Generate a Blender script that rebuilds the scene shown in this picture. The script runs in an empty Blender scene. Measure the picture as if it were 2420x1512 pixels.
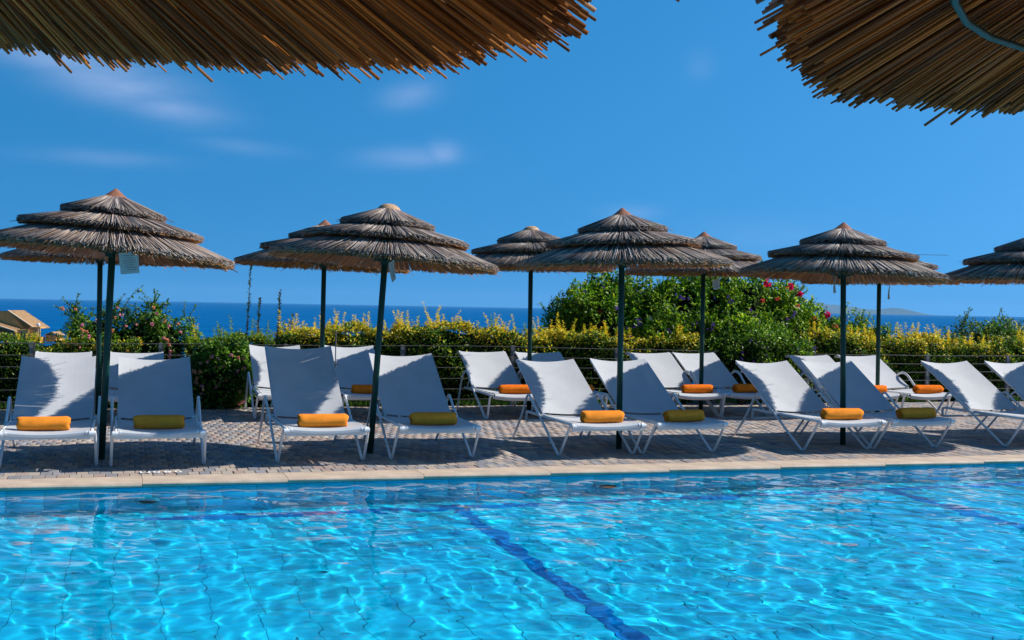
import bpy, math, random
import numpy as np
from mathutils import Vector, Matrix

S = bpy.context.scene
RG = np.random.default_rng(11)
random.seed(5)

# ------------------------------------------------------------------ camera, light, exposure
EYE = 1.3
YAW, ROLL, PITCH = math.radians(17.67), math.radians(1.037), math.radians(0.632)
fw = Vector((math.sin(YAW) * math.cos(PITCH), math.cos(YAW) * math.cos(PITCH), -math.sin(PITCH)))
r0 = Vector((math.cos(YAW), -math.sin(YAW), 0))
u0 = r0.cross(fw)
rt = r0 * math.cos(ROLL) + u0 * math.sin(ROLL)
up = -r0 * math.sin(ROLL) + u0 * math.cos(ROLL)
cam = bpy.data.cameras.new('camera')
cam.lens = 41.97; cam.sensor_width = 36; cam.clip_start = 0.05; cam.clip_end = 120000
camo = bpy.data.objects.new('camera', cam); S.collection.objects.link(camo)
M = Matrix((rt, up, -fw)).transposed().to_4x4(); M.translation = (0, 0, EYE)
camo.matrix_world = M
S.camera = camo

SUNV = Vector((1.22, -0.12, 1.0)).normalized()
SUN_EL = math.asin(SUNV.z); SUN_AZ = math.atan2(SUNV.x, SUNV.y)
w = bpy.data.worlds.new('World'); S.world = w; w.use_nodes = True
nt = w.node_tree; nt.nodes.clear()
N = nt.nodes.new; LK = nt.links.new
out = N('ShaderNodeOutputWorld'); bg = N('ShaderNodeBackground'); sky = N('ShaderNodeTexSky')
sky.sky_type = 'NISHITA'; sky.sun_disc = False
sky.sun_elevation = SUN_EL; sky.sun_rotation = SUN_AZ
sky.altitude = 300; sky.air_density = 1.0; sky.dust_density = 0.6; sky.ozone_density = 3.0
hs = N('ShaderNodeHueSaturation'); hs.inputs['Saturation'].default_value = 1.39; hs.inputs['Value'].default_value = 1.2
hs.inputs['Hue'].default_value = 0.491
LK(sky.outputs[0], hs.inputs['Color'])
# the clear Mediterranean sky stays blue down to the horizon: look the model up a little higher than the true elevation
tc0 = N('ShaderNodeTexCoord'); sx_ = N('ShaderNodeSeparateXYZ'); cx_ = N('ShaderNodeCombineXYZ'); zm = N('ShaderNodeMath')
zm.operation = 'MULTIPLY_ADD'; zm.inputs[1].default_value = .62; zm.inputs[2].default_value = .36
LK(tc0.outputs['Generated'], sx_.inputs[0]); LK(sx_.outputs['X'], cx_.inputs['X']); LK(sx_.outputs['Y'], cx_.inputs['Y'])
LK(sx_.outputs['Z'], zm.inputs[0]); LK(zm.outputs[0], cx_.inputs['Z']); LK(cx_.outputs[0], sky.inputs['Vector'])
# thin clouds: a few soft patches at fixed directions, broken by noise
tc = N('ShaderNodeTexCoord')
noi = N('ShaderNodeTexNoise'); noi.inputs['Scale'].default_value = 6.0; noi.inputs['Detail'].default_value = 6; noi.inputs['Roughness'].default_value = .55
mp = N('ShaderNodeMapping'); mp.inputs['Scale'].default_value = (1.0, 1.0, 4.0)
LK(tc.outputs['Generated'], mp.inputs['Vector']); LK(mp.outputs[0], noi.inputs['Vector'])
def cloud(az_deg, el_deg, wa, we, tilt=0.0):
    az, el = math.radians(az_deg), math.radians(el_deg)
    c = Vector((math.sin(az) * math.cos(el), math.cos(az) * math.cos(el), math.sin(el)))
    e1 = Vector((math.cos(az), -math.sin(az), 0)); e2 = e1.cross(-c).normalized()
    if e2.z < 0: e2 = -e2
    t = math.radians(tilt); a1 = e1 * math.cos(t) + e2 * math.sin(t); a2 = -e1 * math.sin(t) + e2 * math.cos(t)
    def dot(v, sc):
        d = N('ShaderNodeVectorMath'); d.operation = 'DOT_PRODUCT'; d.inputs[1].default_value = v / sc
        LK(tc.outputs['Generated'], d.inputs[0])
        s = N('ShaderNodeMath'); s.operation = 'SUBTRACT'; s.inputs[1].default_value = c.dot(v) / sc
        LK(d.outputs['Value'], s.inputs[0]); q = N('ShaderNodeMath'); q.operation = 'MULTIPLY'
        LK(s.outputs[0], q.inputs[0]); LK(s.outputs[0], q.inputs[1]); return q.outputs[0]
    x = dot(a1, wa); y = dot(a2, we)
    ad = N('ShaderNodeMath'); ad.operation = 'ADD'; LK(x, ad.inputs[0]); LK(y, ad.inputs[1])
    # exp(-r2) shaped by noise
    ng = N('ShaderNodeMath'); ng.operation = 'MULTIPLY'; ng.inputs[1].default_value = -1; LK(ad.outputs[0], ng.inputs[0])
    ex = N('ShaderNodeMath'); ex.operation = 'EXPONENT'; LK(ng.outputs[0], ex.inputs[0])
    fr = N('ShaderNodeVectorMath'); fr.operation = 'DOT_PRODUCT'; fr.inputs[1].default_value = c
    LK(tc.outputs['Generated'], fr.inputs[0])
    gt = N('ShaderNodeMath'); gt.operation = 'GREATER_THAN'; gt.inputs[1].default_value = 0; LK(fr.outputs['Value'], gt.inputs[0])
    mu = N('ShaderNodeMath'); mu.operation = 'MULTIPLY'; LK(ex.outputs[0], mu.inputs[0]); LK(gt.outputs[0], mu.inputs[1])
    return mu.outputs[0]
def camdir(px, py):   # image fraction -> azimuth, elevation (used for the fixed cloud directions)
    f = 2820 / 2419.0
    d = fw + rt * (px - .5) / f - up * (py - .5) * (1512 / 2419.) / f
    d.normalize(); return math.degrees(math.atan2(d.x, d.y)), math.degrees(math.asin(d.z))
CL = [(-3.2, 10.6, .06, .013, -9, .4), (-0.4, 9.7, .055, .016, -9, .58), (1.6, 8.9, .04, .012, -6, .5), (12.6, 9.9, .022, .010, 12, .42),
      (12.5, 7.0, .035, .0085, 3, .32), (14.2, 7.3, .014, .009, 5, .4), (23.4, 4.6, .02, .006, 0, .3), (29.5, 3.6, .06, .012, 0, .16), (26.4, 11.5, .012, .012, 0, .12),
      (-1.5, 6.4, .05, .006, 0, .2), (5.0, 7.2, .035, .006, -4, .18)]
acc = None
for az, el, wa, we, tl, st in CL:
    o = cloud(az, el, wa, we, tl)
    m_ = N('ShaderNodeMath'); m_.operation = 'MULTIPLY'; m_.inputs[1].default_value = st; LK(o, m_.inputs[0])
    if acc is None: acc = m_.outputs[0]
    else:
        mx = N('ShaderNodeMath'); mx.operation = 'MAXIMUM'; LK(acc, mx.inputs[0]); LK(m_.outputs[0], mx.inputs[1]); acc = mx.outputs[0]
rmp = N('ShaderNodeMapRange'); rmp.inputs['From Min'].default_value = .22; rmp.inputs['From Max'].default_value = .66; LK(noi.outputs['Fac'], rmp.inputs['Value'])
cm = N('ShaderNodeMath'); cm.operation = 'MULTIPLY'; LK(acc, cm.inputs[0]); LK(rmp.outputs[0], cm.inputs[1])
cmix = N('ShaderNodeMix'); cmix.data_type = 'RGBA'; cmix.inputs['B'].default_value = (3.6, 4.4, 6.6, 1)
LK(cm.outputs[0], cmix.inputs['Factor']); LK(hs.outputs[0], cmix.inputs['A'])
LK(cmix.outputs['Result'], bg.inputs['Color']); bg.inputs['Strength'].default_value = 0.108
LK(bg.outputs[0], out.inputs[0])

sl = bpy.data.lights.new('sun', 'SUN'); sl.energy = 5.0; sl.angle = math.radians(.5); sl.color = (1.0, .955, .88)
sl.cycles.is_caustics_light = True
so = bpy.data.objects.new('sun', sl); S.collection.objects.link(so); so.rotation_euler = SUNV.to_track_quat('Z', 'Y').to_euler()
S.view_settings.view_transform = 'Standard'; S.view_settings.look = 'None'; S.view_settings.gamma = 1
S.view_settings.exposure = 0.45; S.view_settings.use_curve_mapping = False
S.cycles.use_denoising = True
S.cycles.max_bounces = 8; S.cycles.transparent_max_bounces = 12; S.cycles.transmission_bounces = 6
S.cycles.sample_clamp_indirect = 6

# ------------------------------------------------------------------ helpers
def link(o): S.collection.objects.link(o); return o
def tag(o, label=None, cat=None, group=None, kind=None):
    if label: o['label'] = label
    if cat: o['category'] = cat
    if group: o['group'] = group
    if kind: o['kind'] = kind
    return o
def empty(name, loc=(0, 0, 0), rot=(0, 0, 0)):
    o = bpy.data.objects.new(name, None); o.location = loc; o.rotation_euler = rot; o.empty_display_size = .1
    return link(o)
def copy_tree(o, parent=None):
    c = o.copy(); link(c)
    if parent is not None: c.parent = parent
    for ch in list(o.children): copy_tree(ch, c)
    return c

class MB:
    def __init__(s): s.v = []; s.f = []; s.c = []
    def add(s, vs, fs, col=None):
        b = len(s.v); s.v += [tuple(v) for v in vs]; s.f += [tuple(b + i for i in f) for f in fs]
        s.c += [col or (1, 1, 1)] * len(vs)
    def box(s, x0, x1, y0, y1, z0, z1, col=None):
        v = [(x0, y0, z0), (x1, y0, z0), (x1, y1, z0), (x0, y1, z0), (x0, y0, z1), (x1, y0, z1), (x1, y1, z1), (x0, y1, z1)]
        s.add(v, [(0, 3, 2, 1), (4, 5, 6, 7), (0, 1, 5, 4), (1, 2, 6, 5), (2, 3, 7, 6), (3, 0, 4, 7)], col)
    def tube(s, path, r, n=8, cap=True, ry=None, col=None):
        P = [Vector(p) for p in path]; ry = ry or r; rings = []
        for i, p in enumerate(P):
            t = (P[min(i + 1, len(P) - 1)] - P[max(i - 1, 0)]).normalized()
            ref = Vector((1, 0, 0)) if abs(t.x) < .9 else Vector((0, 0, 1))
            b = t.cross(ref).normalized(); a = b.cross(t).normalized()   # a ~ ref direction
            rr = r[i] if isinstance(r, (list, tuple)) else r
            r2 = ry if not isinstance(r, (list, tuple)) else rr
            rings.append([p + a * (rr * math.cos(k * 2 * math.pi / n)) + b * (r2 * math.sin(k * 2 * math.pi / n)) for k in range(n)])
        vs = [v for rg in rings for v in rg]; fs = []
        for i in range(len(P) - 1):
            for k in range(n):
                fs.append((i * n + k, i * n + (k + 1) % n, (i + 1) * n + (k + 1) % n, (i + 1) * n + k))
        if cap: fs += [tuple(range(n))[::-1], tuple(range((len(P) - 1) * n, len(P) * n))]
        s.add(vs, fs, col)
    def build(s, name, mat, parent=None, smooth=False, loc=None):
        me = bpy.data.meshes.new(name); me.from_pydata(s.v, [], s.f)
        if any(c != (1, 1, 1) for c in s.c):
            at = me.attributes.new('col', 'FLOAT_COLOR', 'POINT')
            at.data.foreach_set('color', np.array([(*c, 1) for c in s.c], np.float32).ravel())
        if smooth:
            me.shade_smooth()
        me.materials.append(mat); o = bpy.data.objects.new(name, me); link(o)
        if parent is not None: o.parent = parent
        if loc is not None: o.location = loc
        me.update(); return o

def npmesh(name, V, F, mat, parent=None, col=None, smooth=False):
    """V (n,3); F (m,k) equal sized faces; col (n,3)"""
    me = bpy.data.meshes.new(name); V = np.ascontiguousarray(V, np.float32); F = np.ascontiguousarray(F, np.int32)
    me.vertices.add(len(V)); me.vertices.foreach_set('co', V.ravel())
    k = F.shape[1]; me.loops.add(F.size); me.loops.foreach_set('vertex_index', F.ravel())
    me.polygons.add(len(F)); me.polygons.foreach_set('loop_start', np.arange(0, F.size, k, dtype=np.int32))
    if col is not None:
        at = me.attributes.new('col', 'FLOAT_COLOR', 'POINT')
        c4 = np.ones((len(V), 4), np.float32); c4[:, :3] = col; at.data.foreach_set('color', c4.ravel())
    me.update(calc_edges=True)
    if smooth: me.shade_smooth()
    me.materials.append(mat); o = bpy.data.objects.new(name, me); link(o)
    if parent is not None: o.parent = parent
    return o

def mat(name, color, rough=.6, spec=.5, metal=0, var=0, vscale=8, bump=0, bscale=60, attr=False, trans=0, coat=0, stretch=None):
    m = bpy.data.materials.new(name); m.use_nodes = True; t = m.node_tree; b = t.nodes['Principled BSDF']
    b.inputs['Roughness'].default_value = rough; b.inputs['Specular IOR Level'].default_value = spec
    b.inputs['Metallic'].default_value = metal; b.inputs['Coat Weight'].default_value = coat
    b.inputs['Base Color'].default_value = (*color, 1)
    src = None
    tcn = t.nodes.new('ShaderNodeTexCoord'); vec = tcn.outputs['Object']
    if stretch:
        mpn = t.nodes.new('ShaderNodeMapping'); mpn.inputs['Scale'].default_value = stretch
        t.links.new(vec, mpn.inputs['Vector']); vec = mpn.outputs[0]
    if attr:
        a = t.nodes.new('ShaderNodeAttribute'); a.attribute_name = 'col'; src = a.outputs['Color']
    if var:
        n = t.nodes.new('ShaderNodeTexNoise'); n.inputs['Scale'].default_value = vscale; n.inputs['Detail'].default_value = 5
        t.links.new(vec, n.inputs['Vector'])
        r = t.nodes.new('ShaderNodeMapRange'); r.inputs['From Min'].default_value = .3; r.inputs['From Max'].default_value = .7
        r.inputs['To Min'].default_value = 1 - var; r.inputs['To Max'].default_value = 1 + var; t.links.new(n.outputs['Fac'], r.inputs['Value'])
        mx = t.nodes.new('ShaderNodeVectorMath'); mx.operation = 'SCALE'; t.links.new(r.outputs[0], mx.inputs['Scale'])
        if src is not None: t.links.new(src, mx.inputs[0])
        else: mx.inputs[0].default_value = color
        src = mx.outputs[0]
    if src is not None: t.links.new(src, b.inputs['Base Color'])
    if bump:
        n = t.nodes.new('ShaderNodeTexNoise'); n.inputs['Scale'].default_value = bscale; n.inputs['Detail'].default_value = 4
        t.links.new(vec, n.inputs['Vector']); bp = t.nodes.new('ShaderNodeBump'); bp.inputs['Strength'].default_value = bump
        bp.inputs['Distance'].default_value = .01; t.links.new(n.outputs['Fac'], bp.inputs['Height']); t.links.new(bp.outputs[0], b.inputs['Normal'])
    if trans:
        tr = t.nodes.new('ShaderNodeBsdfTranslucent'); ms = t.nodes.new('ShaderNodeMixShader'); ms.inputs[0].default_value = trans
        if src is not None: t.links.new(src, tr.inputs['Color'])
        else: tr.inputs['Color'].default_value = (*color, 1)
        t.links.new(b.outputs[0], ms.inputs[1]); t.links.new(tr.outputs[0], ms.inputs[2])
        t.links.new(ms.outputs[0], t.nodes['Material Output'].inputs['Surface'])
    return m

MAT = dict(
    reed=mat('reed', (.3, .25, .2), .42, .5, attr=True, trans=.12),
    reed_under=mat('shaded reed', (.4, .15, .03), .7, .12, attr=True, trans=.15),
    cap=mat('reed cap', (.24, .095, .05), .7, .3, var=.25, vscale=30, bump=.5, bscale=90),
    cap_pale=mat('pale reed cap', (.42, .26, .14), .7, .3, var=.25, vscale=30, bump=.5, bscale=90),
    pole=mat('dark green paint', (.003, .045, .034), .5, .3, var=.2, vscale=5),
    white=mat('white powder coat', (.72, .72, .72), .35, .5, var=.03, vscale=6),
    grey_plastic=mat('grey plastic', (.12, .12, .13), .5),
    towel=mat('golden towel', (.97, .30, .03), .95, .1, var=.09, vscale=14, bump=.9, bscale=260),
    towel2=mat('orange towel', (.90, .195, .012), .95, .1, var=.1, vscale=14, bump=.9, bscale=260),
    coping=mat('limestone coping', (.49, .375, .275), .6, .35, var=.22, vscale=4.5, bump=.25, bscale=40),
    paver=mat('concrete paver', (.3, .28, .27), .85, .2, attr=True, var=.16, vscale=45, bump=.35, bscale=160),
    sand=mat('jointing sand', (.13, .115, .10), .95, .1, var=.3, vscale=30, bump=.4, bscale=120),
    tile=mat('pool tile', (.005, .51, .72), .35, .4, attr=True, var=.05, vscale=2),
    grout=mat('tile grout', (.008, .34, .46), .8, .2),
    bluetile=mat('dark blue tile', (.0, .15, .44), .3, .4, var=.15, vscale=9),
    leaf=mat('leaf', (.05, .1, .02), .45, .35, attr=True, trans=.42),
    petal=mat('petal', (.5, .05, .1), .6, .2, attr=True, trans=.3),
    bark=mat('twig bark', (.075, .055, .035), .9, .1, var=.3, vscale=20),
    hedgecore=mat('plant shade core', (.012, .016, .008), 1, 0, var=.4, vscale=12),  # shade inside the plants, put into a near-black colour
    post=mat('weathered post', (.2, .2, .2), .85, .2, var=.25, vscale=18, stretch=(6, 6, 1), bump=.3),
    wire=mat('galvanised wire', (.085, .085, .085), .6, .3),
    soil=mat('dry soil', (.1, .075, .045), .95, .1, var=.35, vscale=3, bump=.5, bscale=20),
    paper=mat('laminated paper', (.55, .68, .68), .25, .5, trans=.35),
    ink=mat('printed ink', (.16, .22, .26), .6, .3),
    paint=mat('white ground paint', (.72, .72, .70), .7, .3, var=.12, vscale=60),
    render_wall=mat('ochre render', (.66, .33, .10), .9, .1, var=.1, vscale=.6),
    rooftile=mat('roof tile', (.33, .20, .10), .85, .15, var=.2, vscale=1.2),
    trim=mat('cream trim', (.66, .50, .34), .8, .2),
    window=mat('dark window', (.03, .04, .05), .2, .5),
    redroof=mat('red roof tile', (.42, .06, .03), .8, .2, var=.2, vscale=3),
    metal=mat('chrome', (.6, .6, .6), .25, .5, metal=.9),
)
def sling_mat():
    m = bpy.data.materials.new('mesh sling fabric'); m.use_nodes = True; t = m.node_tree; b = t.nodes['Principled BSDF']
    b.inputs['Base Color'].default_value = (.61, .62, .64, 1); b.inputs['Roughness'].default_value = .6; b.inputs['Specular IOR Level'].default_value = .3
    tcn = t.nodes.new('ShaderNodeTexCoord'); wv = t.nodes.new('ShaderNodeTexNoise'); wv.inputs['Scale'].default_value = 3; wv.inputs['Detail'].default_value = 6
    t.links.new(tcn.outputs['Object'], wv.inputs['Vector'])
    r = t.nodes.new('ShaderNodeMapRange'); r.inputs['From Min'].default_value = .3; r.inputs['From Max'].default_value = .7; r.inputs['To Min'].default_value = .88; r.inputs['To Max'].default_value = 1.05
    t.links.new(wv.outputs['Fac'], r.inputs['Value'])
    sc = t.nodes.new('ShaderNodeVectorMath'); sc.operation = 'SCALE'; sc.inputs[0].default_value = (.61, .62, .64); t.links.new(r.outputs[0], sc.inputs['Scale'])
    t.links.new(sc.outputs[0], b.inputs['Base Color'])
    w1 = t.nodes.new('ShaderNodeTexWave'); w1.inputs['Scale'].default_value = 160; w1.bands_direction = 'X'; t.links.new(tcn.outputs['Object'], w1.inputs['Vector'])
    bp = t.nodes.new('ShaderNodeBump'); bp.inputs['Strength'].default_value = .15; bp.inputs['Distance'].default_value = .002
    t.links.new(w1.outputs['Fac'], bp.inputs['Height']); t.links.new(bp.outputs[0], b.inputs['Normal'])
    tr = t.nodes.new('ShaderNodeBsdfTranslucent'); tr.inputs['Color'].default_value = (.7, .72, .75, 1)
    m1 = t.nodes.new('ShaderNodeMixShader'); m1.inputs[0].default_value = .16
    tp = t.nodes.new('ShaderNodeBsdfTransparent'); m2 = t.nodes.new('ShaderNodeMixShader'); m2.inputs[0].default_value = .10
    t.links.new(b.outputs[0], m1.inputs[1]); t.links.new(tr.outputs[0], m1.inputs[2])
    t.links.new(m1.outputs[0], m2.inputs[1]); t.links.new(tp.outputs[0], m2.inputs[2])
    t.links.new(m2.outputs[0], t.nodes['Material Output'].inputs['Surface']); return m
MAT['sling'] = sling_mat()

# ------------------------------------------------------------------ sea, terrain, island
SEA_Z = -25.0
def disc(name, R, z, m, n=96, rings=(0, 60, 400, 2500, 12000, 40000)):
    mb = MB(); vs = [(0, 0, z)]; fs = []
    rr = [r for r in rings[1:] if r <= R]
    for r in rr: vs += [(r * math.cos(k * 2 * math.pi / n), r * math.sin(k * 2 * math.pi / n), z) for k in range(n)]
    fs += [(0, 1 + k, 1 + (k + 1) % n) for k in range(n)]
    for i in range(len(rr) - 1):
        a = 1 + i * n; b = a + n
        fs += [(a + k, b + k, b + (k + 1) % n, a + (k + 1) % n) for k in range(n)]
    mb.add(vs, fs); return mb.build(name, m)
ms = bpy.data.materials.new('sea water'); ms.use_nodes = True; t = ms.node_tree; t.nodes.remove(t.nodes['Principled BSDF'])
b = t.nodes.new('ShaderNodeBsdfDiffuse'); gl_ = t.nodes.new('ShaderNodeBsdfGlossy'); gl_.inputs['Roughness'].default_value = .45; gl_.inputs['Color'].default_value = (.06, .4, .8, 1)
mxs = t.nodes.new('ShaderNodeMixShader'); mxs.inputs[0].default_value = .08; t.links.new(b.outputs[0], mxs.inputs[1]); t.links.new(gl_.outputs[0], mxs.inputs[2]); t.links.new(mxs.outputs[0], t.nodes['Material Output'].inputs['Surface'])
tcn = t.nodes.new('ShaderNodeTexCoord'); mpn = t.nodes.new('ShaderNodeMapping'); mpn.inputs['Scale'].default_value = (.004, .012, 1); mpn.inputs['Rotation'].default_value = (0, 0, .3)
t.links.new(tcn.outputs['Object'], mpn.inputs['Vector'])
nn = t.nodes.new('ShaderNodeTexNoise'); nn.inputs['Scale'].default_value = 1; nn.inputs['Detail'].default_value = 8; t.links.new(mpn.outputs[0], nn.inputs['Vector'])
rr_ = t.nodes.new('ShaderNodeMapRange'); rr_.inputs['From Min'].default_value = .35; rr_.inputs['From Max'].default_value = .65; rr_.inputs['To Min'].default_value = .86; rr_.inputs['To Max'].default_value = 1.14
t.links.new(nn.outputs['Fac'], rr_.inputs['Value']); sc = t.nodes.new('ShaderNodeVectorMath'); sc.operation = 'SCALE'; sc.inputs[0].default_value = (.0, .085, .235)
t.links.new(rr_.outputs[0], sc.inputs['Scale']); t.links.new(sc.outputs[0], b.inputs['Color'])
sea = disc('sea', 40000, SEA_Z, ms); tag(sea, kind='structure')

def terrain():
    xs = np.concatenate([np.linspace(-420, -40, 20), np.linspace(-36, 60, 49), np.linspace(70, 420, 18)])
    ys = np.concatenate([np.linspace(-300, -10, 12), np.linspace(15.2, 40, 26), np.linspace(44, 420, 60)])
    ys = np.concatenate([ys[:12], [0.0], ys[12:]])
    X, Y = np.meshgrid(xs, ys)
    Z = np.full_like(X, -.45)
    d = np.clip(Y - 16.6, 0, None)
    Z = Z - 5.0 * (1 - np.exp(-d / 6.)) - d * .16
    # spur on the left that carries the houses
    for cx, cy, hh, sx, sy in ((-28, 322, 42, 45, 60), (330, 470, 60, 60, 60)):
        Z = Z + hh * np.exp(-((X - cx) / sx) ** 2 - ((Y - cy) / sy) ** 2)
    Z = np.minimum(Z, np.where(Y > 60, -8.6, 9)); Z = Z + RG.normal(0, .05, Z.shape) * (Y > 18)
    ny, nx = X.shape; idx = np.arange(nx * ny).reshape(ny, nx)
    F = np.stack([idx[:-1, :-1], idx[:-1, 1:], idx[1:, 1:], idx[1:, :-1]], -1).reshape(-1, 4)
    # leave out the cells that lie under the pool and the terraces
    cx = (X[:-1, :-1] + X[1:, 1:]) / 2; cy = (Y[:-1, :-1] + Y[1:, 1:]) / 2
    keep = ~((cx > -6) & (cx < 20) & (cy > -12) & (cy < 14.9)); F = F[keep.ravel()]
    return npmesh('hillside', np.stack([X, Y, Z], -1).reshape(-1, 3), F, MAT['soil'], smooth=True)
tag(terrain(), kind='structure')

def island(name, prof, dist, wid, label):
    """ridge profile (lateral m, height m) at a distance, as a lofted hill range"""
    lat = np.array([p[0] for p in prof]); hgt = np.array([p[1] for p in prof])
    L = np.linspace(lat[0], lat[-1], 90); Hh = np.interp(L, lat, hgt)
    Hh = Hh * (1 + .03 * np.sin(L / 90.) + .02 * np.sin(L / 37.))
    k = np.linspace(-1, 1, 13); V = []
    for l, h in zip(L, Hh):
        for q in k:
            D = dist + q * wid; z = SEA_Z - 3 + (h + 3) * (1 - abs(q) ** 1.6) * (1 if q <= 0 else 1)
            V.append((l * math.cos(YAW) + D * math.sin(YAW), -l * math.sin(YAW) + D * math.cos(YAW), z))
    idx = np.arange(len(L) * 13).reshape(len(L), 13)
    F = np.stack([idx[:-1, :-1], idx[:-1, 1:], idx[1:, 1:], idx[1:, :-1]], -1).reshape(-1, 4)
    o = npmesh(name, np.array(V), F, mat('island scrub', (.1, .11, .06), .95, .1, var=.3, vscale=.01), smooth=True)
    return tag(o, kind='structure')
island('island', [(a * 2.93, b * 2.75) for a, b in [(2350, 0), (2700, 60), (3150, 128), (3300, 128), (3440, 105), (3700, 80), (3780, 62), (3960, 50), (4130, 78), (4200, 80), (4300, 46), (4400, 14), (4440, 0)]], 38000, 1900, '')
island('islet', [(470, 0), (490, 10), (530, 17), (570, 12), (600, 0)], 13600, 120, '')

# ------------------------------------------------------------------ terrace: pavers, coping, pool
PX, PY = .084, .165
Y_COP0, Y_COP1 = 8.885, 9.222
base = MB(); base.box(-6, 20, Y_COP1, 15.05, -.5, -.012); base.box(-6, 20, -12, 1.66, -.5, -.012)
ground = base.build('terrace_paving', MAT['sand']); tag(ground, kind='structure')
PCOL = np.array([(.34, .265, .225), (.29, .245, .225), (.235, .23, .24), (.36, .29, .235), (.25, .24, .25), (.33, .245, .205), (.21, .20, .205), (.37, .315, .265)])
def paver_geo(cx, cy, w, l, jit, tx, ty):
    """one bevelled paver, returns 8 verts and faces (top + 4 bevel sides)"""
    x0, x1, y0, y1 = cx - w / 2, cx + w / 2, cy - l / 2, cy + l / 2; i = .003
    top = [(x0 + i, y0 + i), (x1 - i, y0 + i), (x1 - i, y1 - i), (x0 + i, y1 - i)]; bot = [(x0, y0), (x1, y0), (x1, y1), (x0, y1)]
    return [(x, y, jit + tx * (x - cx) + ty * (y - cy)) for x, y in top] + [(x, y, -.005) for x, y in bot]
PF = [(0, 1, 2, 3), (0, 4, 5, 1), (1, 5, 6, 2), (2, 6, 7, 3), (3, 7, 4, 0)]
# individual pavers: the three rows next to the coping, shared meshes
protos = []
for k in range(8):
    mb = MB(); mb.add(paver_geo(0, 0, PX - .0035, PY - .0035, 0, 0, 0), PF, tuple(PCOL[k] * RG.uniform(.9, 1.1)))
    mb.add([(-.0395, -.08, -.03), (.0395, -.08, -.03), (.0395, .08, -.03), (-.0395, .08, -.03)], [(3, 2, 1, 0)], tuple(PCOL[k]))
    me_o = mb.build('paver', MAT['paver']); protos.append(me_o.data); bpy.data.objects.remove(me_o)
nrows = int((15.0 - Y_COP1) / PY); cnt = 0; FV = []; FF = []; FC = []
for rI in range(nrows):
    cy = Y_COP1 + .003 + PY * (rI + .5)
    for cI in range(int(22 / PX)):
        cx = -5.0 + PX * (cI + (.5 if rI % 2 else 0)) + RG.normal(0, .0012)
        if rI < 3 and -1.15 < cx < 7.9 and cnt < 300:
            o = bpy.data.objects.new('paver', protos[int(RG.integers(8))]); link(o); o.parent = ground
            o.location = (cx, cy, RG.normal(0, .0012)); o.rotation_euler = (RG.normal(0, .006), RG.normal(0, .01), RG.normal(0, .006) + (math.pi if RG.random() < .5 else 0)); cnt += 1
            continue
        g = paver_geo(cx, cy, PX - .0035, PY - .0035, RG.normal(0, .0012), RG.normal(0, .012), RG.normal(0, .008))
        b0 = len(FV); FV += g; FF += [tuple(b0 + i for i in f) for f in PF]
        c = PCOL[int(RG.integers(8))] * RG.uniform(.84, 1.12); FC += [c] * 8
pf = npmesh('paver_field', np.array(FV), np.array(FF), MAT['paver'], ground, np.array(FC)); tag(pf, kind='stuff')
# near terrace (behind and beside the camera)
FV = []; FF = []; FC = []
for rI in range(int(8 / PY)):
    for cI in range(int(14 / PX)):
        cx = -6 + PX * (cI + (.5 if rI % 2 else 0)); cy = 1.31 - PY * (rI + .5)
        g = paver_geo(cx, cy, PX - .0035, PY - .0035, RG.normal(0, .0012), 0, 0); b0 = len(FV); FV += g; FF += [tuple(b0 + i for i in f) for f in PF]
        c = PCOL[int(RG.integers(8))] * RG.uniform(.84, 1.12); FC += [c] * 8
tag(npmesh('near_paver_field', np.array(FV), np.array(FF), MAT['paver'], ground, np.array(FC)), kind='stuff')

# coping: bullnosed stones
bed = MB(); bed.box(-6, 20, 8.925, Y_COP1 - .003, -.06, -.038); bed.box(-6, 20, 1.33, 1.61, -.06, -.038)
edging = bed.build('pool_edging', MAT['sand']); tag(edging, kind='structure')
def coping_mesh(L, near=False):
    prof = [(0.337, -.037), (0.337, -.004), (.333, 0), (.020, .001), (.009, -.002), (.003, -.008), (0, -.018), (.003, -.028), (.009, -.034), (.020, -.037)]
    mb = MB(); n = len(prof); xs = [0, .0015, L - .0015, L]
    vs = []
    for j, x in enumerate(xs):
        for (y, z) in prof:
            s_ = .0015 if j in (0, 3) else 0
            vs.append((x, y + (s_ if y < .05 else -s_), z - (s_ if z > -.02 else 0)))
    fs = [(j * n + i, (j + 1) * n + i, (j + 1) * n + (i + 1) % n, j * n + (i + 1) % n) for j in range(3) for i in range(n)]
    fs += [tuple(range(n)), tuple(range(3 * n, 4 * n))[::-1]]
    mb.add(vs, fs); return mb
cx = -5.9; k = 0
joints = [1.118 + 1.03 * i for i in range(-7, 18)]
for i in range(len(joints) - 1):
    L = joints[i + 1] - joints[i] - .0025
    o = coping_mesh(L).build('coping_stone', MAT['coping'], edging, smooth=True, loc=(joints[i] + .00125, Y_COP0, RG.normal(0, .0006)))
    mod = o.modifiers.new('e', 'EDGE_SPLIT'); mod.split_angle = math.radians(40)
for i in range(len(joints) - 1):
    L = joints[i + 1] - joints[i] - .004
    o = coping_mesh(L).build('coping_stone', MAT['coping'], edging, loc=(joints[i] + L + .002, 1.65, 0)); o.rotation_euler = (0, 0, math.pi)

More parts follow.
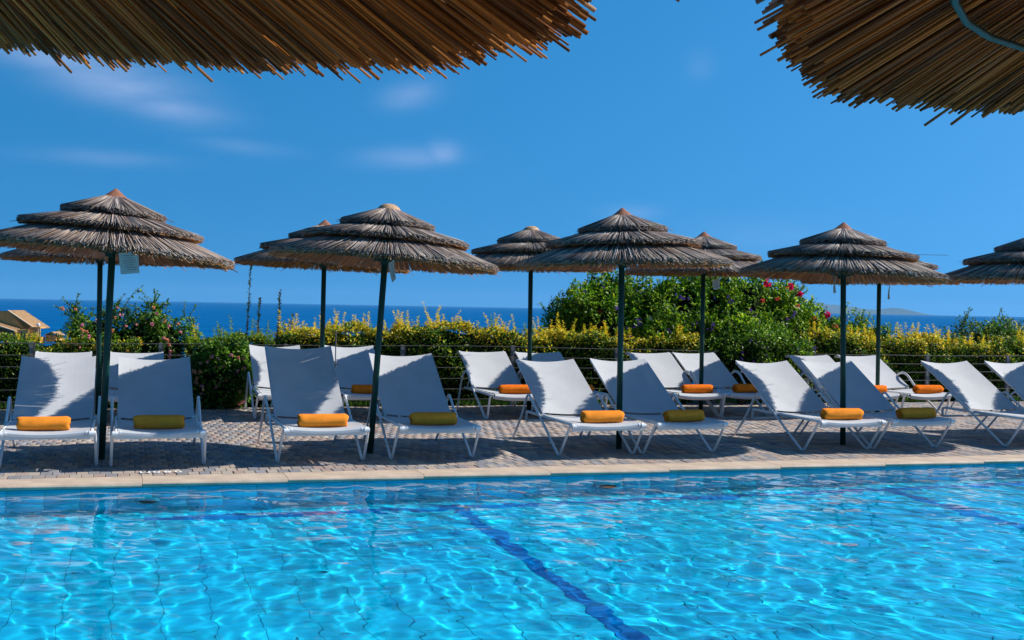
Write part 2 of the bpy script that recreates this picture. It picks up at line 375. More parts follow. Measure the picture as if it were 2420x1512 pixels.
# pool basin: floor and walls of large square tiles
PX0, PX1, PY0, PY1, PD, PW = -5.0, 18.0, 1.60, 8.905, -.90, -.046
bs = MB()
bs.add([(PX0, PY0, PD - .004), (PX1, PY0, PD - .004), (PX1, PY1 + .004, PD - .004), (PX0, PY1 + .004, PD - .004)], [(0, 1, 2, 3)])
bs.add([(PX0, PY1 + .004, PD - .004), (PX1, PY1 + .004, PD - .004), (PX1, PY1 + .004, -.038), (PX0, PY1 + .004, -.038)], [(0, 1, 2, 3)])
bs.add([(PX0, PY0, PD), (PX1, PY0, PD), (PX1, PY0, -.047), (PX0, PY0, -.047)], [(3, 2, 1, 0)])
bs.add([(PX0, PY0, PD), (PX0, PY1, PD), (PX0, PY1, -.02), (PX0, PY0, -.02)], [(0, 1, 2, 3)])
bs.add([(PX1, PY0, PD), (PX1, PY1, PD), (PX1, PY1, -.02), (PX1, PY0, -.02)], [(3, 2, 1, 0)])
basin = bs.build('pool_basin', MAT['grout']); tag(basin, kind='structure')
TP = .2425
tmeshes = []
for k in range(5):
    g = TP / 2 - .0015; c = np.array((.005, .51, .72)) * RG.uniform(.93, 1.06)
    mb = MB(); mb.add([(-g + .002, -g + .002, .0006), (g - .002, -g + .002, .0006), (g - .002, g - .002, .0006), (-g + .002, g - .002, .0006), (-g, -g, -.001), (g, -g, -.001), (g, g, -.001), (-g, g, -.001)],
                      PF, tuple(c)); o = mb.build('tile', MAT['tile']); tmeshes.append(o.data); bpy.data.objects.remove(o)
FV = []; FF = []; FC = []; cnt = 0; rx = []
def add_tile(M4, single):
    global cnt
    if single and cnt < 300:
        o = bpy.data.objects.new('tile', tmeshes[int(RG.integers(5))]); link(o); o.parent = basin; o.matrix_local = M4; cnt += 1; rx.append(o); return
    g = TP / 2 - .0015; b0 = len(FV)
    for v in [(-g + .002, -g + .002, .0006), (g - .002, -g + .002, .0006), (g - .002, g - .002, .0006), (-g + .002, g - .002, .0006), (-g, -g, -.001), (g, -g, -.001), (g, g, -.001), (-g, g, -.001)]:
        FV.append(tuple(M4 @ Vector(v)))
    FF.extend([tuple(b0 + i for i in f) for f in PF]); c = np.array((.005, .51, .72)) * RG.uniform(.94, 1.05); FC.extend([c] * 8)
yrow = PY1 - .003
jx = -.08
rows = []
for j in range(int((PY1 - PY0) / TP)):
    for i in range(int((PX1 - PX0) / TP)):
        x = jx + TP * (i - 20) + TP / 2
        if x < PX0 + .1 or x > PX1 - .1: continue
        y = yrow - TP * (j + .5)
        lat = x * math.cos(YAW) - y * math.sin(YAW); D = x * math.sin(YAW) + y * math.cos(YAW)
        vis = abs(lat / D) < .47 and 4.9 < D < 8.2
        add_tile(Matrix.Translation((x, y, PD)), vis and y < 7.6)
Rw = Matrix.Rotation(math.pi / 2, 4, 'X')
for j in range(3):
    for i in range(int((PX1 - PX0) / TP)):
        x = jx + TP * (i - 20) + TP / 2
        if x < PX0 + .1 or x > PX1 - .1: continue
        add_tile(Matrix.Translation((x, PY1 + .001, -.039 - TP * (j + .5))) @ Rw, j == 0 and -1 < x < 8.2)
tf = npmesh('tile_field', np.array(FV), np.array(FF), MAT['tile'], basin, np.array(FC)); tag(tf, kind='stuff')
rx += [tf, basin]
# dark blue marking tiles let into the floor
def blue_run(x0, y0, dx, dy, n):
    for i in range(n):
        mb = MB(); hx, hy = (.06, .119) if dy else (.119, .06)
        mb.add([(-hx, -hy, .0075), (hx, -hy, .0075), (hx, hy, .0075), (-hx, hy, .0075), (-hx, -hy, .001), (hx, -hy, .001), (hx, hy, .001), (-hx, hy, .001)], PF)
        o = mb.build('marking_tile', MAT['bluetile'], basin, loc=(x0 + dx * i, y0 + dy * i, PD)); rx.append(o)
for X in (2.36, 6.11): blue_run(X, 8.52, 0, -TP, 27)
blue_run(.2, 8.66, TP, 0, 32)
# underwater lights
for x, lb in ((.12, 'round underwater light low on the far pool wall near the pavement marking'), (3.65, 'round underwater light on the far pool wall below the third front umbrella')):
    mb = MB(); mb.tube([(0, 0, 0), (0, -.03, 0)], .1, 24); e = empty('pool_light', (x, PY1 - .002, -.5)); tag(e, lb, 'pool light', 'underwater pool lights')
    o = mb.build('light_ring', MAT['grout'], e); rx.append(o)
    mb = MB(); mb.tube([(0, -.031, 0), (0, -.036, 0)], .07, 20); o = mb.build('lens', MAT['tile'], e); rx.append(o)
for o in rx: o.cycles.is_caustics_receiver = True

# water surface
def water():
    nx, ny = 1180, 470
    xs = np.concatenate([np.linspace(-4.98, -1.9, 90)[:-1], np.linspace(-1.9, 9.9, nx - 90 - 90 + 1), np.linspace(9.9, 17.98, 91)[1:]])
    ys = np.linspace(1.62, 8.90, ny); nx = len(xs)
    X, Y = np.meshgrid(xs, ys); rg = np.random.default_rng(4); Z = np.zeros_like(X)
    wx = X + .10 * np.sin(Y * 2.3 + 1) + .07 * np.sin(X * 1.7 + Y * 1.1); wy = Y + .10 * np.sin(X * 1.9 + .4) + .06 * np.sin(Y * 2.9 - X)
    for i in range(90):
        lam = .07 * (7.5 ** rg.random()); th = rg.normal(.95, .75) if rg.random() < .75 else rg.uniform(0, 6.28)
        k = 2 * math.pi / lam; A = .0088 / k * (lam / .3) ** .35
        ph = rg.uniform(0, 6.28)
        env = .6 + .4 * np.sin(X * rg.uniform(-1.2, 1.2) + Y * rg.uniform(-1.2, 1.2) + rg.uniform(0, 6.28))
        Z += A * env * np.sin(k * (wx * math.cos(th) + wy * math.sin(th)) + ph)
    calm = .40 + .60 / (1 + np.exp(-(X - .4 + (Y - 5) * .25) * 1.3))     # calmer water on the left
    Z *= calm
    idx = np.arange(nx * ny).reshape(ny, nx); F = np.stack([idx[:-1, :-1], idx[:-1, 1:], idx[1:, 1:], idx[1:, :-1]], -1).reshape(-1, 4)
    m = bpy.data.materials.new('pool water'); m.use_nodes = True; b = m.node_tree.nodes['Principled BSDF']
    b.inputs['Base Color'].default_value = (.80, .97, 1, 1); b.inputs['Roughness'].default_value = 0; b.inputs['IOR'].default_value = 1.29; b.inputs['Transmission Weight'].default_value = 1
    o = npmesh('pool_water', np.stack([X, Y, Z + PW], -1).reshape(-1, 3), F, m, smooth=True); tag(o, kind='structure'); o.cycles.is_caustics_caster = True
water()

# ------------------------------------------------------------------ reed parasols
def reeds(n, r_in, z_in, r_out, z_out, rad, cols, thick=0.0, top=1.0, k=4, rings=2, len_j=.014, cross=.03, rag=None, start_j=.05, seed=0, strag=.008):
    g = np.random.default_rng(seed)
    ph = (np.arange(n) + g.uniform(-.9, .9, n)) * 2 * np.pi / n
    ro = r_out + g.normal(0, len_j, n) + (rag(ph) if rag is not None else 0)
    st = g.random(n) < strag; ro = np.where(st, ro + g.uniform(.01, .08, n), ro)
    ri = r_in + g.uniform(0, start_j, n) * (r_out - r_in)
    u = g.random(n) * top                                # height inside the layer
    zi = np.interp(ri, [r_in, r_out], [z_in, z_out]) + u * thick * .35
    sl = (z_out - z_in) / (r_out - r_in)
    zo = z_out + (ro - r_out) * sl + u * thick + g.normal(0, .003, n)
    dph = g.normal(0, cross, n) / np.maximum(ro, .2)
    P = []; bow = g.normal(0, .006, n)
    for j in range(rings):
        q = j / (rings - 1); r = ri + (ro - ri) * q; a = ph + dph * q + (bow * np.sin(q * np.pi) if j else 0)
        z = zi + (zo - zi) * q - .012 * np.sin(q * np.pi) * (r_out - r_in) * g.uniform(.2, 1.6, n)
        P.append(np.stack([r * np.cos(a), r * np.sin(a), z], -1))
    P = np.stack(P, 1)                                   # n, rings, 3
    d = P[:, -1] - P[:, 0]; d /= np.linalg.norm(d, axis=1)[:, None]
    s = np.cross(d, [0, 0, 1.0]); s /= np.linalg.norm(s, axis=1)[:, None]; t_ = np.cross(s, d)
    rr = rad * g.uniform(.55, 1.35, n)
    V = np.zeros((n, rings, k, 3))
    for j in range(rings):
        tap = 1.0 - .25 * j / (rings - 1)
        for i in range(k):
            a = 2 * np.pi * i / k + .6
            V[:, j, i] = P[:, j] + (rr * tap)[:, None] * (math.cos(a) * s + math.sin(a) * t_)
    F = []
    b = np.arange(n) * rings * k
    for j in range(rings - 1):
        for i in range(k):
            F.append(np.stack([b + j * k + i, b + j * k + (i + 1) % k, b + (j + 1) * k + (i + 1) % k, b + (j + 1) * k + i], -1))
    if k == 4: F.append(np.stack([b + (rings - 1) * k + i for i in range(4)], -1))
    elif k == 6:
        o6 = b + (rings - 1) * k; F.append(np.stack([o6, o6 + 1, o6 + 2, o6 + 3], -1)); F.append(np.stack([o6, o6 + 3, o6 + 4, o6 + 5], -1))
    F = np.concatenate(F)
    cols = np.array(cols); c = cols[g.integers(0, len(cols), n)] * g.uniform(.42, 1.28, n)[:, None]
    C4 = np.repeat(c, rings * k, axis=0)
    return V.reshape(-1, 3), F, C4
def merge(parts):
    V = []; F = []; C_ = []; o = 0
    for v, f, c in parts: V.append(v); F.append(f + o); C_.append(c); o += len(v)
    return np.concatenate(V), np.concatenate(F), np.concatenate(C_)
GREY = [(.46, .37, .31), (.36, .28, .24), (.28, .21, .18), (.60, .49, .41), (.22, .15, .115), (.44, .28, .17), (.14, .095, .08)]
GOLD = [(.60, .24, .06), (.48, .19, .05), (.36, .15, .045), (.62, .30, .09), (.26, .12, .05), (.36, .2, .09)]
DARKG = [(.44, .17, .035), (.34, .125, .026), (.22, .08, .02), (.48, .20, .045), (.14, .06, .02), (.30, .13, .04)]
def ragf(seed, amp):
    g = np.random.default_rng(seed); ks = g.integers(3, 60, 14); ps = g.uniform(0, 6.28, 14); am = amp * g.uniform(.2, 1, 14) / np.sqrt(ks / 3.)
    return lambda a: sum(m * np.sin(k * a + p) for m, k, p in zip(am, ks, ps))
def make_parasol(variant, near=False, cap='cap'):
    """a standard parasol: base at origin, apex 2.21 m, rim 1.0 m radius at 1.655 m"""
    root = empty('reed_parasol'); sd = variant * 100
    mb = MB(); mb.tube([(0, 0, -.05), (0, 0, 1.1), (0, 0, 2.12)], .0275, 16); mb.build('pole', MAT['pole'], root, smooth=True)
    can = empty('canopy', (0, 0, 1.66)); can.parent = root
    def c3(name, V, F, C_, m='reed', stuff=True):
        V = V - np.array([0, 0, 1.66]); o = npmesh(name, V, F, MAT[m], can, C_)
        if stuff: tag(o, kind='stuff')
        return o
    rag = ragf(sd + 1, .007 if near else .010)
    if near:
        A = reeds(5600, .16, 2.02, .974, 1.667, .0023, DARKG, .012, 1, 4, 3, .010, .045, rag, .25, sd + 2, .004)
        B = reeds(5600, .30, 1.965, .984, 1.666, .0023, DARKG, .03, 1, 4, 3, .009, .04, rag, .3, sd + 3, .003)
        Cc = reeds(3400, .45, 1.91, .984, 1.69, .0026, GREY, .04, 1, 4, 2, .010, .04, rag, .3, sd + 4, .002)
    else:
        A = reeds(1300, .16, 2.02, .965, 1.66, .0042, GOLD, .008, 1, 4, 2, .010, .04, rag, .25, sd + 2, .012)
        B = reeds(1300, .35, 1.94, .975, 1.664, .0042, GOLD, .03, 1, 4, 2, .009, .035, rag, .3, sd + 3, .006)
        Cc = reeds(2300, .48, 1.88, .985, 1.675, .0040, GREY, .04, 1, 4, 2, .007, .03, rag, .3, sd + 4, .006)
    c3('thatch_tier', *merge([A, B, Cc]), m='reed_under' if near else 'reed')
    rag2 = ragf(sd + 5, .006)
    D = merge([reeds(800, .10, 2.03, .70, 1.848, .0042, GOLD, .01, 1, 4, 2, .008, .03, rag2, .3, sd + 6, .003),
               reeds(1900, .14, 2.025, .712, 1.856, .0038, GREY, .04, 1, 4, 2, .007, .025, rag2, .3, sd + 7, .006)])
    c3('thatch_tier', *D)
    rag3 = ragf(sd + 8, .004)
    E_ = reeds(1500, .03, 2.15, .408, 1.985, .0036, GREY, .042, 1, 4, 2, .005, .018, rag3, .3, sd + 9, .004)
    c3('thatch_tier', *E_)
    mb = MB(); n = 28; g = np.random.default_rng(sd + 10); zz = [2.128, 2.138, 2.168, 2.196, 2.212] if cap == 'cap' else [2.128, 2.142, 2.170, 2.187, 2.192]
    rr = [.100, .098, .060, .026, .004] if cap == 'cap' else [.105, .102, .078, .045, .006]
    vs = []
    for z, r in zip(zz, rr):
        for k in range(n): vs.append((r * (1 + .03 * math.sin(7 * k)) * math.cos(k * 2 * math.pi / n), r * math.sin(k * 2 * math.pi / n), z - 1.66))
    fs = [(i * n + k, i * n + (k + 1) % n, (i + 1) * n + (k + 1) % n, (i + 1) * n + k) for i in range(4) for k in range(n)] + [tuple(range(4 * n, 5 * n))]
    mb.add(vs, fs); mb.build('cap', MAT[cap], can)
    mb = MB(); mb.tube([(0, 0, -.005), (0, 0, .05)], .036, 14); mb.build('collar', MAT['pole'], can)
    mb = MB(); mb.tube([(0, 0, .38), (0, 0, .45)], .045, 14); mb.build('hub', MAT['pole'], can, smooth=False)
    for k in range(8):
        a = k * math.pi / 4 + .2; ca, sa = math.cos(a), math.sin(a)
        mb = MB(); mb.tube([(r * ca, r * sa, z - 1.66) for r, z in ((.03, 2.10), (.3, 1.985), (.62, 1.835), (.78, 1.745))], .0075, 6); mb.build('rib', MAT['pole'], can)
        mb = MB(); mb.tube([(r * ca, r * sa, z - 1.66) for r, z in ((.028, 1.685), (.10, 1.695), (.20, 1.745), (.32, 1.84), (.42, 1.90))], .008, 6); mb.build('strut', MAT['pole'], can)
    hr, hz_ = (.83, 1.705) if near else (.76, 1.748)
    mb = MB(); mb.tube([(hr * math.cos(q * math.pi / 24), hr * math.sin(q * math.pi / 24), hz_ - 1.66) for q in range(49)], .0042 if near else .0085, 7, cap=False); mb.build('hoop', MAT['pole'], can, smooth=True)
    return root
def place_parasol(root, x, y, lean, apex, tilt, label, rot=0, lean_y=0, group='reed parasols around the pool'):
    """lean = degrees the pole leans to +x; tilt = extra canopy tilt to +x"""
    tag(root, label, 'parasol', group)
    root.location = (x, y, 0); root.rotation_euler = (math.radians(-lean_y), math.radians(lean), 0)
    s = apex / 2.21
    for ch in root.children:
        if ch.name.startswith('canopy'):
            ch.location = (0, 0, 1.66 + (apex - 2.21)); ch.rotation_euler = Matrix.Rotation(math.radians(tilt), 3, 'Y').to_euler()
            R_ = Matrix.Rotation(math.radians(tilt), 3, 'Y') @ Matrix.Rotation(rot, 3, 'Z'); ch.rotation_euler = R_.to_euler()
            ch.location = ch.location + Vector((-math.sin(math.radians(tilt)) * .45, 0, 0))
PA = make_parasol(1); PB = make_parasol(2); PC = make_parasol(3, cap='cap_pale')
place_parasol(PA, -.22, 10.25, 2.1, 2.205, 2.6, 'front reed parasol at the far left, its reddish-capped canopy drooping to the right')
place_parasol(PC, 2.00, 10.29, 3.5, 2.205, .2, 'front reed parasol with a pale rounded cap and a visibly leaning pole')
place_parasol(PB, 4.33, 10.25, -.2, 2.235, -1.6, 'front reed parasol in the middle, standing upright between two pairs of loungers')
o = copy_tree(PA); place_parasol(o, 6.70, 10.21, -1.2, 2.19, 2.9, 'front reed parasol with a long stray reed sticking out of its right side', rot=2.1)
o = copy_tree(PB); place_parasol(o, 8.97, 10.20, 0, 2.20, 0, 'front reed parasol cut off by the right edge of the picture', rot=1.2)
o = copy_tree(PA); place_parasol(o, 11.3, 10.2, 0, 2.20, 0, 'front reed parasol beyond the right edge, last of the front row', rot=4)
o = copy_tree(PB); place_parasol(o, -.335, 13.7, 0, 2.25, .5, 'back-row reed parasol almost hidden behind the far left front parasol', rot=3)
o = copy_tree(PA); place_parasol(o, 2.08, 13.7, .4, 2.257, 1.5, 'back-row reed parasol half hidden behind the leaning front parasol', rot=1)
o = copy_tree(PC); place_parasol(o, 4.60, 13.7, -.3, 2.30, 0, 'back-row reed parasol with a pale cap, left of the middle front parasol', rot=2)
o = copy_tree(PB); place_parasol(o, 6.90, 13.7, 0, 2.297, -.5, 'back-row reed parasol in front of the big flowering bush', rot=5)
o = copy_tree(PA); place_parasol(o, 9.30, 13.4, -.4, 2.24, 0, 'back-row reed parasol low behind the right front parasol, sea behind it', rot=.5)
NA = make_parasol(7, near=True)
def place_near(root, x, y, tx, ty, rot, label):
    tag(root, label, 'parasol', 'reed parasols around the pool'); root.location = (x, y, 0)
    for ch in root.children:
        if ch.name.startswith('canopy'):
            q = Vector((0, 0, 1)).rotation_difference(Vector((-tx, -ty, 1)).normalized()).to_matrix() @ Matrix.Rotation(rot, 3, 'Z')
            ch.rotation_euler = q.to_euler(); ch.location = (0, 0, 1.66)
NB = copy_tree(NA)
for ch in NA.children:
    for c2 in ch.children:
        if c2.name.startswith('hoop'): c2.scale = (.6, .6, 1); c2.location = (0, 0, .10)
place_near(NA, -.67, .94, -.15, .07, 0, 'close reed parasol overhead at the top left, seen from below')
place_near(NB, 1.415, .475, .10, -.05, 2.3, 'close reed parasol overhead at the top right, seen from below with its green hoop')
# stray reeds
mb = MB(); mb.tube([(7.25, 10.0, 1.885), (7.68, 9.95, 1.888)], .002, 5); sr = mb.build('stray_reed', MAT['reed']); tag(sr, 'single long stray reed sticking out sideways from the parasol right of the bush', 'reed')

# laminated notes hanging under the canopies
def note(x, y, z0, z1, wd, yaw, roll, label, m='paper'):
    e = empty('hanging_note', (x, y, z0), (0, math.radians(roll), math.radians(yaw))); tag(e, label, 'note', 'notes hanging from the parasols')
    h = z0 - z1; mb = MB(); n = 5; vs = []
    for i in range(n + 1):
        for j in range(n + 1):
            u = i / n - .5; v = j / n; vs.append((u * wd, .012 * math.sin(v * 2.5) + .01 * u * v * 2, -v * h))
    n1 = n + 1; L = len(vs); vs += [(a, b + .002, c) for a, b, c in vs]
    fs = [(i * n1 + j, (i + 1) * n1 + j, (i + 1) * n1 + j + 1, i * n1 + j + 1) for i in range(n) for j in range(n)]
    fs += [tuple(L + q for q in f)[::-1] for f in fs]; mb.add(vs, fs); mb.build('sheet', MAT[m], e)
    mb = MB()
    for k in range(7):
        v = .14 + k * .11; ww = wd * (.34 if k not in (1, 4) else .22); yy = .012 * math.sin(v * 2.5) - .003
        mb.add([(-ww, yy, -v * h), (ww, yy, -v * h), (ww, yy - .0003, -(v + .022) * h), (-ww, yy - .0003, -(v + .022) * h)], [(0, 1, 2, 3)])
    mb.build('printed_line', MAT['ink'], e)
    mb = MB(); mb.tube([(0, .003, -.005), (0, .002, .09)], .0012, 4); mb.build('string', MAT['bark'], e)
note(-.03, 9.62, 1.665, 1.50, .145, 12, -6, 'pale laminated note hanging under the far left front parasol, right of its pole')
note(2.055, 9.78, 1.66, 1.49, .10, 48, -22, 'tilted laminated note beside the pole of the leaning front parasol')
note(6.51, 10.1, 1.655, 1.49, .07, 62, 5, 'narrow laminated note left of the pole of the front parasol right of the bush')
note(6.98, 13.5, 1.69, 1.565, .125, 15, -10, 'grey laminated note hanging beside the back-row pole in front of the bush')
note(9.24, 13.1, 1.65, 1.485, .06, 62, 2, 'small grey-beige laminated note beside the rightmost back-row pole')

# ------------------------------------------------------------------ loungers
def sweep(path, wx, wy, n=10):
    mb = MB(); mb.tube(path, wx, n, ry=wy); return mb
def smooth_path(pts, sub=5):
    P = [Vector(p) for p in pts]; outp = []
    for i in range(len(P) - 1):
        p0 = P[max(i - 1, 0)]; p1 = P[i]; p2 = P[i + 1]; p3 = P[min(i + 2, len(P) - 1)]
        for k in range(sub):
            t = k / sub
            outp.append(.5 * ((2 * p1) + (-p0 + p2) * t + (2 * p0 - 5 * p1 + 4 * p2 - p3) * t * t + (-p0 + 3 * p1 - 3 * p2 + p3) * t * t * t))
    outp.append(P[-1]); return outp
def cloth(name, rows, parent, half, sag, th=.0025, mat_='sling', top_curve=0, nx=14, round_top=0):
    """rows: list of (y, z) down the length; sagging between the side rails"""
    n = len(rows); vs = []
    for j, (y, z) in enumerate(rows):
        for i in range(nx + 1):
            u = 2 * i / nx - 1; s_ = sag * (1 - u * u)
            yy = y - (top_curve * (1 - u * u) if j >= n - 2 else 0) + (top_curve and 0)
            hw = half
            if round_top and j >= n - 3: yy -= round_top * max(0, abs(u) - .72) ** 2 * 10 * (j - n + 4) / 3
            vs.append((u * hw, yy, z - s_))
    N1 = nx + 1; L = len(vs); mb = MB(); vs2 = [(x, y, z - th) for x, y, z in vs]
    fs = [(j * N1 + i, j * N1 + i + 1, (j + 1) * N1 + i + 1, (j + 1) * N1 + i) for j in range(n - 1) for i in range(nx)]
    fs2 = [tuple(L + q for q in f)[::-1] for f in fs]; rim = []
    edge = [i for i in range(N1)] + [j * N1 + nx for j in range(1, n)] + [(n - 1) * N1 + i for i in range(nx - 1, -1, -1)] + [j * N1 for j in range(n - 2, 0, -1)]
    for q in range(len(edge)): a, b = edge[q], edge[(q + 1) % len(edge)]; rim.append((a, L + a, L + b, b))
    mb.add(vs + vs2, fs + fs2 + rim); return mb.build(name, MAT[mat_], parent, smooth=False)
HING = (0, .87, .315)
def lounger_a():
    """tube-legged lounger: local x across, y from the foot end backwards"""
    root = empty('sun_lounger')
    for s in (-1, 1):
        pts = [(s * .35, 1.60, .006), (s * .352, 1.36, .225), (s * .353, 1.215, .405), (s * .353, 1.165, .457), (s * .353, 1.115, .474), (s * .353, 1.07, .452), (s * .352, .96, .385), (s * .35, .78, .288),
               (s * .35, .52, .135), (s * .35, .345, .033), (s * .35, .305, .012), (s * .35, .272, .010), (s * .35, .242, .028), (s * .348, .16, .125), (s * .345, .085, .215), (s * .342, .045, .272), (s * .338, .02, .292), (s * .33, .0, .296)]
        mb = sweep(smooth_path(pts, 3), .0115, .0115, 8); mb.build('side_leg', MAT['white'], root, smooth=True)
        mb = sweep([(s * .318, 0, .298), (s * .318, .87, .302), (s * .318, 1.24, .304), (s * .318, 1.275, .298), (s * .318, 1.285, .27), (s * .318, 1.285, .212)], .012, .014, 8); mb.build('seat_rail', MAT['white'], root, smooth=True)
        mb = MB(); mb.tube([(s * .300, -.012, .284), (s * .342, -.012, .284)], .021, 14); mb.tube([(s * .276, -.004, .29), (s * .29, -.004, .29)], .018, 12); mb.build('rail_cap', MAT['white'], root, smooth=False)
        mb = MB(); mb.tube([(s * .300, .93, .322), (s * .326, .93, .322)], .022, 14); mb.tube([(s * .29, .93, .322), (s * .30, .93, .322)], .011, 10); mb.build('pivot_bracket', MAT['metal'], root)
        mb = sweep([(s * .30, 1.06, .43), (s * .305, 1.14, .35), (s * .305, 1.17, .31)], .006, .006, 6); mb.build('backrest_stay', MAT['white'], root, smooth=True)
    mb = MB(); mb.box(-.33, .33, .012, .03, .243, .279); mb.build('front_bar', MAT['white'], root)
    mb = MB(); mb.tube([(-.318, 1.285, .212), (.318, 1.285, .212)], .011, 8); mb.build('rear_bar', MAT['white'], root, smooth=True)
    mb = MB(); mb.tube([(-.318, .70, .285), (.318, .70, .285)], .010, 8); mb.build('cross_tube', MAT['white'], root, smooth=True)
    rows = [(-.02, .282), (-.018, .30), (-.004, .311)] + [(y, .314) for y in (.05, .15, .3, .45, .6, .75, .865)]
    cloth('seat_sling', rows, root, .303, .020)
    back = MB()
    for s in (-1, 1): back.tube([(s * .292, 0, 0), (s * .292, .5, 0), (s * .292, .935, 0)], .0125, 8, ry=.016)
    back.tube([(-.292, .10, -.034), (.292, .10, -.034)], .009, 8); back.tube([(-.292, .80, -.034), (.292, .80, -.034)], .010, 8)
    bf = back.build('back_frame', MAT['white'], root, smooth=True, loc=HING)
    bs_ = cloth('back_sling', [(y, .0185) for y in (.0, .12, .25, .4, .55, .7, .82, .91, .945)], root, .306, .024, top_curve=.022); bs_.location = HING
    return root
def lounger_b():
    """flat-bar lounger with big round arms and a curled headrest"""
    root = empty('sun_lounger')
    for s in (-1, 1):
        pts = [(s * .345, 1.47, .006), (s * .35, 1.38, .2), (s * .353, 1.28, .37), (s * .355, 1.19, .468), (s * .355, 1.08, .505), (s * .355, .97, .475), (s * .352, .86, .39), (s * .35, .70, .27),
               (s * .348, .45, .13), (s * .347, .245, .012), (s * .347, .20, .006)]
        mb = sweep(smooth_path(pts, 4), .012, .016, 8); mb.build('arm_leg', MAT['white'], root, smooth=True)
        pts = [(s * .347, .215, .006), (s * .346, .165, .012), (s * .345, .14, .06), (s * .342, .10, .2), (s * .338, .075, .265), (s * .33, .05, .285)]
        mb = sweep(smooth_path(pts, 4), .013, .016, 8); mb.build('front_leg', MAT['white'], root, smooth=True)
        mb = sweep([(s * .318, .02, .285), (s * .318, .87, .29), (s * .318, 1.25, .29)], .013, .016, 8); mb.build('seat_rail', MAT['white'], root, smooth=True)
        mb = MB(); mb.tube([(s * .300, .93, .315), (s * .326, .93, .315)], .020, 14); mb.build('pivot_bracket', MAT['metal'], root)
        mb = sweep([(s * .30, 1.08, .43), (s * .305, 1.16, .33), (s * .305, 1.18, .29)], .006, .006, 6); mb.build('backrest_stay', MAT['white'], root, smooth=True)
    mb = MB(); mb.tube([(-.318, 1.25, .285), (.318, 1.25, .285)], .012, 8); mb.build('rear_bar', MAT['white'], root, smooth=True)
    mb = MB(); mb.tube([(-.318, .03, .262), (.318, .03, .262)], .013, 8); mb.build('front_bar', MAT['white'], root, smooth=True)
    rows = [(.01, .245), (-.006, .262), (-.008, .282), (.004, .298), (.02, .306)] + [(y, .308) for y in (.06, .15, .3, .45, .6, .75, .865)]
    cloth('seat_sling', rows, root, .303, .022)
    back = MB()
    for s in (-1, 1): back.tube([(s * .292, 0, 0), (s * .292, .5, 0), (s * .292, .82, 0), (s * .292, .87, -.012), (s * .292, .90, -.04)], .012, 8, ry=.015)
    back.tube([(-.292, .10, -.034), (.292, .10, -.034)], .009, 8)
    back.build('back_frame', MAT['white'], root, smooth=True, loc=HING)
    rows = [(y, .0175) for y in (0, .12, .25, .4, .55, .7, .80)] + [(.845, .010), (.88, -.008), (.905, -.035), (.91, -.06)]
    b_ = cloth('back_sling', rows, root, .307, .018); b_.location = HING
    return root
def set_back(root, deg):
    for ch in root.children:
        if ch.name.startswith('back_frame') or ch.name.startswith('back_sling'): ch.rotation_euler = (math.radians(deg), 0, 0)
        if ch.name.startswith('backrest_stay'): pass
LA = lounger_a(); LB = lounger_b(); used = set()
FR = 'front-row loungers along the pool'; BR = 'back-row loungers along the fence'
specs = [  # type, centre x, front y, rotation, back angle, label, group
    ('a', -.595, 9.55, .3, 29.5, 'white front-row lounger at the far left edge, sunlit strip down its backrest, fluffy golden towel', FR),
    ('a', .215, 9.50, .5, 29.5, 'white front-row lounger right of the far left pole, backrest almost wholly in shade', FR),
    ('a', 1.50, 9.53, 1.0, 37.5, 'white front-row lounger with the steepest, see-through backrest, left of the leaning pole', FR),
    ('a', 2.44, 9.56, -.6, 32.5, 'white front-row lounger just right of the leaning pole', FR),
    ('a', 3.935, 9.55, .2, 29, 'white front-row lounger left of the middle pole, its backrest mostly sunlit', FR),
    ('a', 4.735, 9.56, .6, 29.5, 'white front-row lounger right of the middle pole, right half of its backrest shaded', FR),
    ('a', 6.36, 9.54, .2, 28.5, 'white front-row lounger left of the fourth pole, sunlit with a shaded left edge', FR),
    ('a', 7.13, 9.55, -.4, 29, 'white front-row lounger right of the fourth pole, backrest in shade behind a yellow towel', FR),
    ('a', 8.64, 9.52, .4, 29, 'white front-row lounger near the right edge with shadow stripes on its left edge', FR),
    ('a', 9.50, 9.55, 0, 29, 'white front-row lounger cut off by the right edge of the picture', FR),
    ('b', -.74, 13.12, 0, 25.5, 'white back-row lounger seen only as a headrest left of the far left pole', BR),
    ('b', .06, 13.12, 0, 25.5, 'white back-row lounger seen only as a headrest right of the far left pole', BR),
    ('a', 1.66, 13.16, -.5, 28.5, 'white back-row lounger half hidden by the steepest front lounger, left edge showing', BR),
    ('a', 2.58, 13.05, .3, 29, 'white back-row lounger with an orange towel, behind the leaning pole', BR),
    ('b', 4.26, 13.0, 0, 28.5, 'white round-armed back-row lounger left of the pale-capped back pole, by a fence post', BR),
    ('b', 5.03, 13.02, .5, 28, 'white round-armed back-row lounger behind the pale-capped back pole', BR),
    ('b', 6.54, 12.95, -.4, 28.5, 'white round-armed back-row lounger fully sunlit, left of the pole before the bush', BR),
    ('b', 7.24, 13.0, .3, 28.5, 'white round-armed back-row lounger behind the pole before the bush, right corner shaded', BR),
    ('b', 8.83, 12.72, 0, 27.5, 'white round-armed back-row lounger left of the rightmost back pole, behind a shaded backrest', BR),
    ('b', 9.60, 12.70, .3, 27.5, 'white round-armed back-row lounger right of the rightmost back pole, big round arm showing', BR),
]
for ty, x, y, rz, ba, lab, grp in specs:
    src = LA if ty == 'a' else LB
    o = src if ty not in used else copy_tree(src); used.add(ty)
    o.location = (x, y, 0); o.rotation_euler = (0, 0, math.radians(rz)); set_back(o, ba); tag(o, lab, 'sun lounger', grp)

